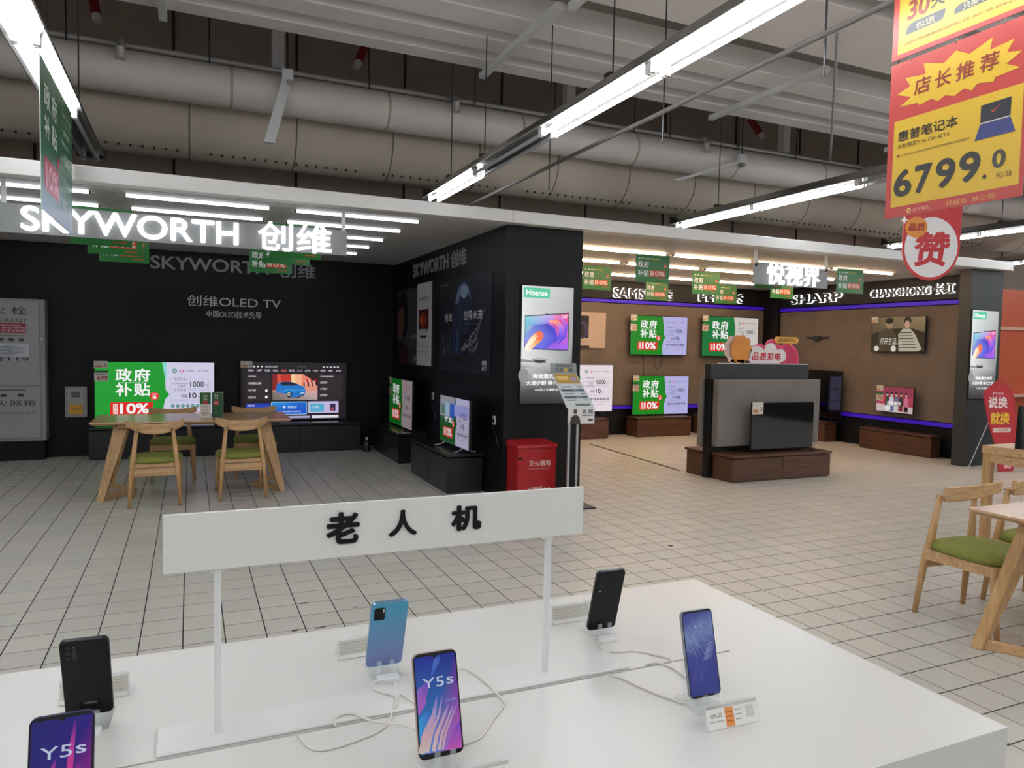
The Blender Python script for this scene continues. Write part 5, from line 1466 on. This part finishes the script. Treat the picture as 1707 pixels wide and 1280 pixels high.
for nm, lab, z, art in (('price_banner', 'yellow and red laptop price banner hanging at upper right', 2.1487, banner_low), ('service_banner', 'red and yellow thirty-day banner above the laptop price banner', 2.891, banner_high)):
    t = thing(nm, lab, 'banner', (3.07, 2.5055, z), R(-90))
    MB().box(0, BNW, 0.0, 0.004, 0, BNH).build('sheet', pm('red_film', '#a83833', 0.4), t)
    p = Print(BNW, BNH, 0, 0, 0.0006)
    art(p)
    p.build('printed_face', P_FILM, t, (0, -0.0006, 0))
    for x in (0.10, 0.32, 0.53):
        if nm == 'price_banner':
            MB().tube([(x, 0.002, BNH - 0.012), (x, -0.010, BNH + 0.004), (x, 0.002, BNH + 0.017)], 0.0018, 5).build('hook', M_METAL, t)
        else:
            MB().tube([(x, 0.002, BNH - 0.01), (x, 0.002, 4.5 - z)], 0.0015, 5).build('cord', M_METAL, t)
# wrinkled clear sleeve in front of the price banner
# round-ended red tag
t = thing('round_tag', 'red round-ended tag with a big character hanging under the price banner', 'tag sign', (4.42, 3.25, 1.985), R(-33))
tw = 0.175
prof = [(tw, 0.22), (tw * 1.02, 0.52), (-tw * 0.96, 0.52), (-tw, 0.22)] + hump(0, 0.22, tw, 0.22, 180, 360, 18)[1:-1]
MB().prism(prof, 0.0, 0.012).build('board', pm('pale_red_edge', '#d8605c', 0.5), t)
p = Print(1, 1, 0, 0, 0.0008)
p.poly([(a * 0.99, b) for a, b in prof], '#bf2a30', 0)
p.ell(0, 0.215, tw * 0.92, 0.195, '#e2dedc', 1, 32)
p.text('赞', -0.115, 0.09, 0.10, 0.315, '#bb2228', 2, bold=0.03, shear=0.1)
p.circ(-0.095, 0.345, 0.068, '#dc8a2c', 3); p.text('品质', -0.145, 0.322, -0.045, 0.372, '#a02420', 4, bold=0.03, shear=0.1)
p.poly([(-0.17, 0.36), (-0.162, 0.385), (-0.145, 0.392), (-0.162, 0.40), (-0.17, 0.425), (-0.178, 0.40), (-0.195, 0.392), (-0.178, 0.385)], '#f4e6e2', 3)
p.build('printed_face', P_FILM, t, (0, -0.001, 0))
for x in (-0.14, 0.14):
    MB().tube([(x, 0.006, 0.51), (x, 0.006, 2.51)], 0.0015, 5).build('cord', M_METAL, t)

# ================================================================= phone counter in the foreground
M_COUNTER = pm('white_counter', '#d3d0cc', 0.32, var=0.015, scale=1.2)
t = thing('phone_counter', 'white lacquered phone display counter in the foreground', 'counter', (0.1, 1.262, 0))
MB().box(-1.55, 1.272, -0.453, 0.001, 0.775, 0.82).box(-1.55, 1.272, 0.007, 0.453, 0.775, 0.82).box(1.02, 1.272, 0.001, 0.007, 0.775, 0.82).build('counter_top', M_COUNTER, t)
MB().box(-1.55, 1.2715, -0.4525, 0.4525, 0, 0.775).build('counter_body', pm('white_counter_body', '#d2cfcb', 0.4), t)
MB().box(-1.52, 1.02, 0.001, 0.007, 0.785, 0.8145).build('cable_slot', pm('slot_grey', '#8d8a88', 0.6), t)

# sign stand on the counter
t = thing('counter_sign', 'long white sign board on two posts standing on the phone counter', 'sign', (0.353, 1.315, 0.82))
MB().box(-0.405, 0.50, -0.044, 0.05, 0, 0.006).build('base_plate', pm('white_sign_base', '#d6d3d0', 0.4), t, bevel=0.002)
for x in (-0.31, 0.322):
    MB().box(x - 0.0055, x + 0.0055, -0.005, 0.006, 0.005, 0.31).build('post', M_WHITE, t, bevel=0.001)
    MB().box(x - 0.012, x + 0.010, -0.004, 0.008, 0.285, 0.302).build('post_clip', M_WHITE, t)
MB().box(-0.394, 0.396, -0.013, -0.007, 0.293, 0.392).build('board', pm('white_sign_board', '#dedcd6', 0.35, var=0.01), t, bevel=0.001)
for ch, u0, u1 in (('老', -0.131, -0.071), ('人', -0.017, 0.037), ('机', 0.105, 0.167)):
    raised_text(ch, t, u0, 0.3225 if ch != '老' else 0.318, u1, 0.372 if ch != '老' else 0.376, M_LETTERBLACK, -0.013, 0.003, bold=0.035, name='character')

# phones
def rrect_pts(w, h, r, n=6):
    pts = []
    for cx, cy, a in ((w / 2 - r, h - r, 0), (-w / 2 + r, h - r, 90), (-w / 2 + r, r, 180), (w / 2 - r, r, 270)):
        for k in range(n + 1):
            t_ = R(a + 90 * k / n)
            pts.append((cx + r * math.cos(t_), cy + r * math.sin(t_)))
    return pts
def cradle(parent, label, x, y, yaw, tilt, w=0.06):
    """clear acrylic stand: base plate, lip and two prongs"""
    t = thing('phone_stand', label, 'phone stand', (x, y, 0.82), yaw, 'clear acrylic phone stands')
    MB().box(-0.032, 0.032, -0.028, 0.05, 0.0, 0.004).build('base', M_ACRYL, t)
    MB().box(-0.028, 0.028, -0.018, 0.014, 0.004, 0.0125).build('block', M_ACRYL, t)
    for s in (-1, 1):
        MB().box(s * 0.013 - 0.0045, s * 0.013 + 0.0045, -0.024, -0.0205, 0.004, 0.034).build('prong', M_ACRYL, t)
    MB().hexa([(-0.022, 0.032, 0.004), (0.022, 0.032, 0.004), (0.022, 0.036, 0.004), (-0.022, 0.036, 0.004)], [(-0.018, 0.032 + tilt * 0.08, 0.085), (0.018, 0.032 + tilt * 0.08, 0.085), (0.018, 0.036 + tilt * 0.08, 0.085), (-0.018, 0.036 + tilt * 0.08, 0.085)]).build('back_rest', M_ACRYL, t)
    return t
def phone(label, x, y, z, yaw, lean, w, h, body_col, art, back, cable_label=None, edge='#55565a'):
    """lean > 0: screen towards the camera; lean < 0: its back is towards the camera"""
    t = thing('smartphone', label, 'phone', (x, y, z), 0, 'demonstration phones on the counter', rot=(R(-lean), 0, R(yaw)))
    th = 0.0085
    MB().prism(rrect_pts(w, h, 0.010), 0.0, th).build('body', pm('phone_edge_' + edge.strip('#'), edge, 0.3, metal=0.6), t, bevel=0.0012)
    p = Print(w, h, -w / 2, 0, 0.0001)
    p.poly([(0.5 + a / w * 0.985, b / h * 0.99 + 0.005) for a, b in rrect_pts(w, h, 0.0095)], body_col, 0)
    art(p)
    o = p.build('back_cover' if back else 'screen', P_BACK if back else P_PHONE, t, (0, -0.0002, 0))
    return t
def y5s(p, dark=False):
    a = '#1a1f8c' if dark else '#1c2aa8'
    p.poly([(0.04, 0.06), (0.96, 0.045), (0.96, 0.965), (0.04, 0.965)], ['#3a8ac8' if not dark else '#2a1c78', '#c85ac0' if not dark else '#b81c80', '#16208c' if not dark else '#281080', '#1c2896' if not dark else '#1c1c70'], 1)
    if not dark:
        p.poly([(0.05, 0.42), (0.05, 0.66), (0.34, 0.75), (0.22, 0.52)], ['#c060c0', '#9868c8', '#4048b8', '#b868c8'], 2)
        p.poly([(0.04, 0.06), (0.5, 0.055), (0.48, 0.4), (0.2, 0.44), (0.04, 0.38)], ['#2a90d0', '#7a70d0', '#2a58c0', '#3080d0', '#2c98d8'], 2)
        p.poly([(0.60, 0.05), (0.96, 0.045), (0.96, 0.30), (0.8, 0.24)], ['#c058b8', '#cc5ab0', '#6a3cc0', '#a050c0'], 2)
        for u, wd in ((0.04, 0.010), (0.16, 0.006), (0.30, 0.006), (0.42, 0.004), (0.50, 0.003)):
            p.band([(u + 0.02, 0.07), (u + 0.12, 0.22), (u + 0.34, 0.40), (u + 0.46, 0.60 if u < 0.2 else 0.5)], [wd * 1.1, wd * 1.2, wd * 0.8, wd * 0.2], ['#d8c4b8', '#d0a8b0', '#b8a0c8', '#4a58c8'], 3)
        p.band([(0.40, 0.78), (0.52, 0.90), (0.58, 0.96)], [0.004, 0.010, 0.008], ['#3a58c0', '#4870c8', '#2a48b0'], 2)
    else:
        p.band([(0.62, 0.50), (0.66, 0.75), (0.70, 0.93)], [0.008, 0.006, 0.003], ['#d82c90', '#b83c98', '#4a2090'], 2)
        p.band([(0.40, 0.40), (0.38, 0.60), (0.42, 0.66)], [0.006, 0.005, 0.002], ['#d82c90', '#a02c98', '#401c90'], 2)
        p.poly([(0.5, 0.06), (0.96, 0.06), (0.96, 0.5), (0.75, 0.6)], ['#c01c80', '#a81c8c', '#4a1490', '#801c90'], 2)
    p.text('Y5', 0.18, 0.66, 0.66, 0.755, '#cdd6ee', 4, bold=0.0)
    p.text('s', 0.72, 0.67, 0.88, 0.735, '#cdd6ee', 4, bold=0.01)
    p.poly([(0.42, 0.966), (0.58, 0.966), (0.5, 0.94)], '#08080c', 4)
    p.text('24:00', 0.66, 0.50, 0.9, 0.53, '#8a9ad0', 4) if not dark else None
G = 0.0
phone('upright phone with a blue and pink Y5s screen, centre front of the counter', 0.371, 1.079, 0.836, 0.7, 16.6, 0.0765, 0.162, '#0b0b10', y5s, False, edge='#b59a96')
phone('phone with a dark purple Y5s screen cut by the bottom left corner', -0.158, 1.071, 0.836, 0.0, 16.0, 0.0765, 0.162, '#0b0b10', lambda p: y5s(p, True), False, edge='#3a3a5c')
def feather(p):
    rnd = random.Random(5)
    n = 16
    for i in range(n):
        v0, v1 = 0.03 + 0.94 * i / n, 0.03 + 0.94 * (i + 1) / n
        def tone(v):
            k = math.exp(-((v - 0.68) / 0.17) ** 2)
            return '#%02x%02x%02x' % (int(58 + 62 * k), int(64 + 76 * k), int(140 + 48 * k))
        p.poly([(0.035, v0), (0.965, v0), (0.965, v1), (0.035, v1)], [tone(v0), tone(v0 - 0.12), tone(v1 - 0.12), tone(v1)], 1)
    cols = ['#6a78b4', '#8ea2cc', '#525a9e', '#a4b2d6', '#464e96', '#7a8cc0']
    for k in range(46):
        u, v = rnd.uniform(0.08, 0.8), rnd.uniform(0.48, 0.93)
        l = rnd.uniform(0.05, 0.14)
        c_ = rnd.choice(cols)
        p.band([(u, v), (min(0.95, u + 0.06), v - l * 0.5), (min(0.95, u + 0.14), v - l)], [0.0003, 0.0011, 0.0002], c_, 2 + (k % 3) * 0.5)
    for k in range(26):
        a_ = k / 26
        u, v = 0.52 + 0.18 * a_, 0.40 + 0.20 * a_
        p.band([(u, v), (u + 0.14, v + 0.028), (min(0.95, u + 0.30), v + 0.018)], [0.0003, 0.0008, 0.0002], rnd.choice(['#a8aed8', '#8a90c8', '#6c74b4']), 4)
    for k in range(30):
        u, v = rnd.uniform(0.08, 0.6), rnd.uniform(0.06, 0.34)
        p.band([(u, v), (u + 0.06, v + 0.05), (u + 0.16, v + 0.11)], [0.0002, 0.001, 0.0002], rnd.choice(['#565eaa', '#4a52a0', '#6a70b4']), 3)
    p.text('8 16', 0.38, 0.79, 0.62, 0.825, '#b4c0e4', 6); p.text('11-23', 0.42, 0.745, 0.58, 0.758, '#98a6d4', 6)
phone('phone with a blue feather wallpaper, right front of the counter', 0.896, 1.073, 0.842, -1.3, 14.2, 0.0715, 0.16, '#14161f', feather, False, edge='#8d939c')
def back_blue(p):
    p.poly([(0.5 + (a - 0.5) * 0.97, 0.03 + b * 0.94) for a, b in [(0.02, 0), (0.98, 0), (1, 0.02), (1, 0.98), (0.98, 1), (0.02, 1), (0, 0.98), (0, 0.02)]], ['#7a80b4', '#7a80b0', '#7a82b4', '#4a98b4', '#4aa2ba', '#4a9cba', '#489ab8', '#7a80b4'], 1)
    p.rrect(0.085, 0.74, 0.385, 0.93, 0.05, '#17191d', 2); p.rrect(0.32, 0.855, 0.352, 0.91, 0.012, '#c8c0a8', 3); p.circ(0.2, 0.88, 0.075, '#0b0c0f', 3); p.circ(0.2, 0.80, 0.075, '#0b0c0f', 3)
phone('phone turned away showing a light blue back', 0.365, 1.441, 0.836, -1.2, -20.0, 0.075, 0.162, '#5c93b4', back_blue, True, edge='#7ca0bc')
def back_black(p):
    p.circ(0.18, 0.9, 0.05, '#16171b', 2); p.rrect(0.10, 0.70, 0.36, 0.94, 0.05, '#1c1d21', 1); p.rrect(0.16, 0.66, 0.22, 0.68, 0.01, '#c8c0b0', 3)
    p.text('oppo', 0.15, 0.1, 0.22, 0.2, '#4a4c50', 2)
phone('phone turned away showing a plain black back, right rear', 0.891, 1.451, 0.834, -1.2, -16.0, 0.075, 0.16, '#121315', back_black, True, edge='#2c2d31')
def back_honor(p):
    p.rrect(0.10, 0.72, 0.37, 0.945, 0.05, '#0a0a0c', 1)
    for v in (0.91, 0.845, 0.78):
        p.rrect(0.12, v - 0.022, 0.22, v + 0.022, 0.03, '#26262a', 2)
    p.rect(0.255, 0.75, 0.335, 0.90, '#303034', 2); p.circ(0.29, 0.92, 0.018, '#6a6a6e', 3)
    p.text('HONOR', 0.40, 0.155, 0.66, 0.18, '#8c8c90', 2)
phone('phone turned away showing a black back with a tall camera block, left rear', -0.161, 1.428, 0.840, -3.4, -17.6, 0.074, 0.16, '#0a0a0b', back_honor, True, edge='#1c1c20')

for x, y, a, lab in ((0.371, 1.086, 0, 'clear stand under the centre front Y5s phone'), (-0.158, 1.078, 0, 'clear stand under the bottom left Y5s phone'), (0.896, 1.080, -1, 'clear stand under the blue feather phone'),
                     (0.365, 1.446, 0, 'clear stand under the light blue phone'), (0.891, 1.456, 0.5, 'clear stand under the plain black phone'), (-0.161, 1.433, -3, 'clear stand under the black camera-block phone')):
    c_ = cradle(None, lab, x, y, R(a), 0.25)
    if y > 1.3:
        MB().box(-0.022, 0.022, -0.010, 0.012, 0.0045, 0.0142).build('sensor_box', M_WHITE, c_, (0, -0.042, -0.0045), bevel=0.001)

# price labels in acrylic holders
def price_tag(label, x, y, yaw, w, h, front):
    t = thing('price_holder', label, 'price label', (x, y, 0.82), R(yaw), 'acrylic price label holders')
    MB().hexa([(-w / 2, -0.002, 0), (w / 2, -0.002, 0), (w / 2, 0.001, 0), (-w / 2, 0.001, 0)], [(-w / 2, 0.012, h), (w / 2, 0.012, h), (w / 2, 0.015, h), (-w / 2, 0.015, h)]).build('front_sheet', M_ACRYL, t)
    MB().hexa([(-w / 2, 0.030, 0), (w / 2, 0.030, 0), (w / 2, 0.033, 0), (-w / 2, 0.033, 0)], [(-w / 2, 0.013, h), (w / 2, 0.013, h), (w / 2, 0.016, h), (-w / 2, 0.016, h)]).build('back_sheet', M_ACRYL, t)
    p = Print(w * 0.95, math.hypot(h, 0.014) * 0.9, -w * 0.475, 0.002, 0.0001)
    p.rect(0, 0, 1, 1, '#e4e0da', 0)
    if front:
        p.rect(0, 0.86, 1, 1, '#b9b5ae', 1); p.text('华为手机', 0.03, 0.88, 0.2, 0.97, '#5a5650', 2)
        p.text('4395.00', 0.06, 0.48, 0.30, 0.66, '#34302c', 2); p.rect(0.36, 0.02, 0.53, 0.84, '#d88a44', 1)
        p.text('HUAWEI', 0.04, 0.28, 0.14, 0.36, '#4a4640', 2); p.text('256GB', 0.18, 0.28, 0.32, 0.36, '#4a4640', 2)
        for k in range(3):
            p.rect(0.56, 0.65 - k * 0.2, 0.68, 0.69 - k * 0.2, '#8a867e', 2); p.rect(0.38, 0.62 - k * 0.2, 0.5, 0.68 - k * 0.2, '#b05a20', 2)
        p.rect(0.77, 0.25, 0.93, 0.78, '#c9c5bd', 1)
    else:
        p.rect(0, 0.2, 1, 0.95, '#c6c2b6', 1)
        for k in range(4):
            p.rect(0.06, 0.30 + k * 0.15, 0.94, 0.36 + k * 0.15, '#b3afa4', 2)
    p.build('paper_label', P_PAPER, t, (0, -0.0024 if front else -0.0024, 0.0), (R(-math.degrees(math.atan2(0.014, h))), 0, 0))
price_tag('clear price holder with an orange stripe before the blue feather phone', 0.899, 1.000, -2, 0.118, 0.042, True)
price_tag('clear price holder before the centre Y5s phone, cut by the bottom edge', 0.395, 0.985, -1, 0.115, 0.042, True)
price_tag('clear price holder behind the light blue phone', 0.345, 1.535, 2, 0.112, 0.042, False)
price_tag('clear price holder behind the plain black phone', 0.865, 1.545, 0, 0.11, 0.045, False)
price_tag('clear price holder behind the black camera-block phone', -0.165, 1.525, 0, 0.118, 0.042, False)

# white charging cables lying on the counter
M_CABLE = pm('white_cable', '#d5d0c6', 0.5, var=0.03)
def cable(label, pts, r=0.0021):
    pts = [Vector(p) for p in pts]
    out = []
    n = len(pts)
    for i in range(n - 1):
        p0, p1, p2, p3 = pts[max(0, i - 1)], pts[i], pts[i + 1], pts[min(n - 1, i + 2)]
        for k in range(6):
            t_ = k / 6
            out.append(0.5 * ((2 * p1) + (-p0 + p2) * t_ + (2 * p0 - 5 * p1 + 4 * p2 - p3) * t_ ** 2 + (-p0 + 3 * p1 - 3 * p2 + p3) * t_ ** 3))
    out.append(pts[-1])
    o = MB().tube(out, r, 6).build('charging_cable', M_CABLE, smooth=True)
    tag(o, label, 'cable', 'white charging cables on the counter')
def zz(pts, z0=0.8225):
    return [(a, b, z0) for a, b in pts]
cable('white cable in a wide loop left of the centre Y5s phone', zz([(0.362, 1.385), (0.35, 1.354), (0.346, 1.302), (0.328, 1.246), (0.298, 1.217), (0.262, 1.204), (0.222, 1.194), (0.192, 1.198), (0.177, 1.222), (0.17, 1.255)]) + [(0.168, 1.275, 0.812)])
cable('white cable running behind the centre Y5s phone to the slot', zz([(0.371, 1.13), (0.359, 1.188), (0.338, 1.216), (0.303, 1.238), (0.285, 1.26), (0.268, 1.285), (0.248, 1.287)], 0.8285) + [(0.236, 1.28, 0.826), (0.234, 1.265, 0.822)])
cable('white cable curling in front of the light blue phone', zz([(0.355, 1.395), (0.333, 1.39), (0.327, 1.363), (0.34, 1.341), (0.357, 1.319), (0.353, 1.295)], 0.8285) + [(0.345, 1.276, 0.828)])
cable('white cable dropping from the light blue phone stand', zz([(0.375, 1.39), (0.369, 1.368), (0.369, 1.335)]) + zz([(0.372, 1.319), (0.384, 1.285)], 0.8285) + [(0.40, 1.268, 0.818)])
cable('white cable in a big arc right of the centre Y5s phone', zz([(0.44, 1.40), (0.51, 1.385), (0.53, 1.357), (0.539, 1.301)], 0.8285) + zz([(0.547, 1.242), (0.539, 1.219), (0.499, 1.178), (0.465, 1.139), (0.446, 1.128), (0.40, 1.12)]))
cable('white cable from the plain black phone to the slot', zz([(0.88, 1.41), (0.855, 1.403), (0.85, 1.368), (0.873, 1.35), (0.915, 1.338), (0.943, 1.304), (0.961, 1.275)]) + [(0.961, 1.262, 0.812)])
cable('white cable from the slot to the blue feather phone', [(0.893, 1.278, 0.814)] + zz([(0.9, 1.272), (0.922, 1.27), (0.934, 1.25), (0.94, 1.225), (0.93, 1.14), (0.905, 1.11)]))
cable('short white cable left of the blue feather phone', [(0.795, 1.278, 0.814)] + zz([(0.799, 1.252), (0.813, 1.231), (0.822, 1.198), (0.84, 1.15), (0.865, 1.10)]))

bpy.data.scenes.remove(_TS)
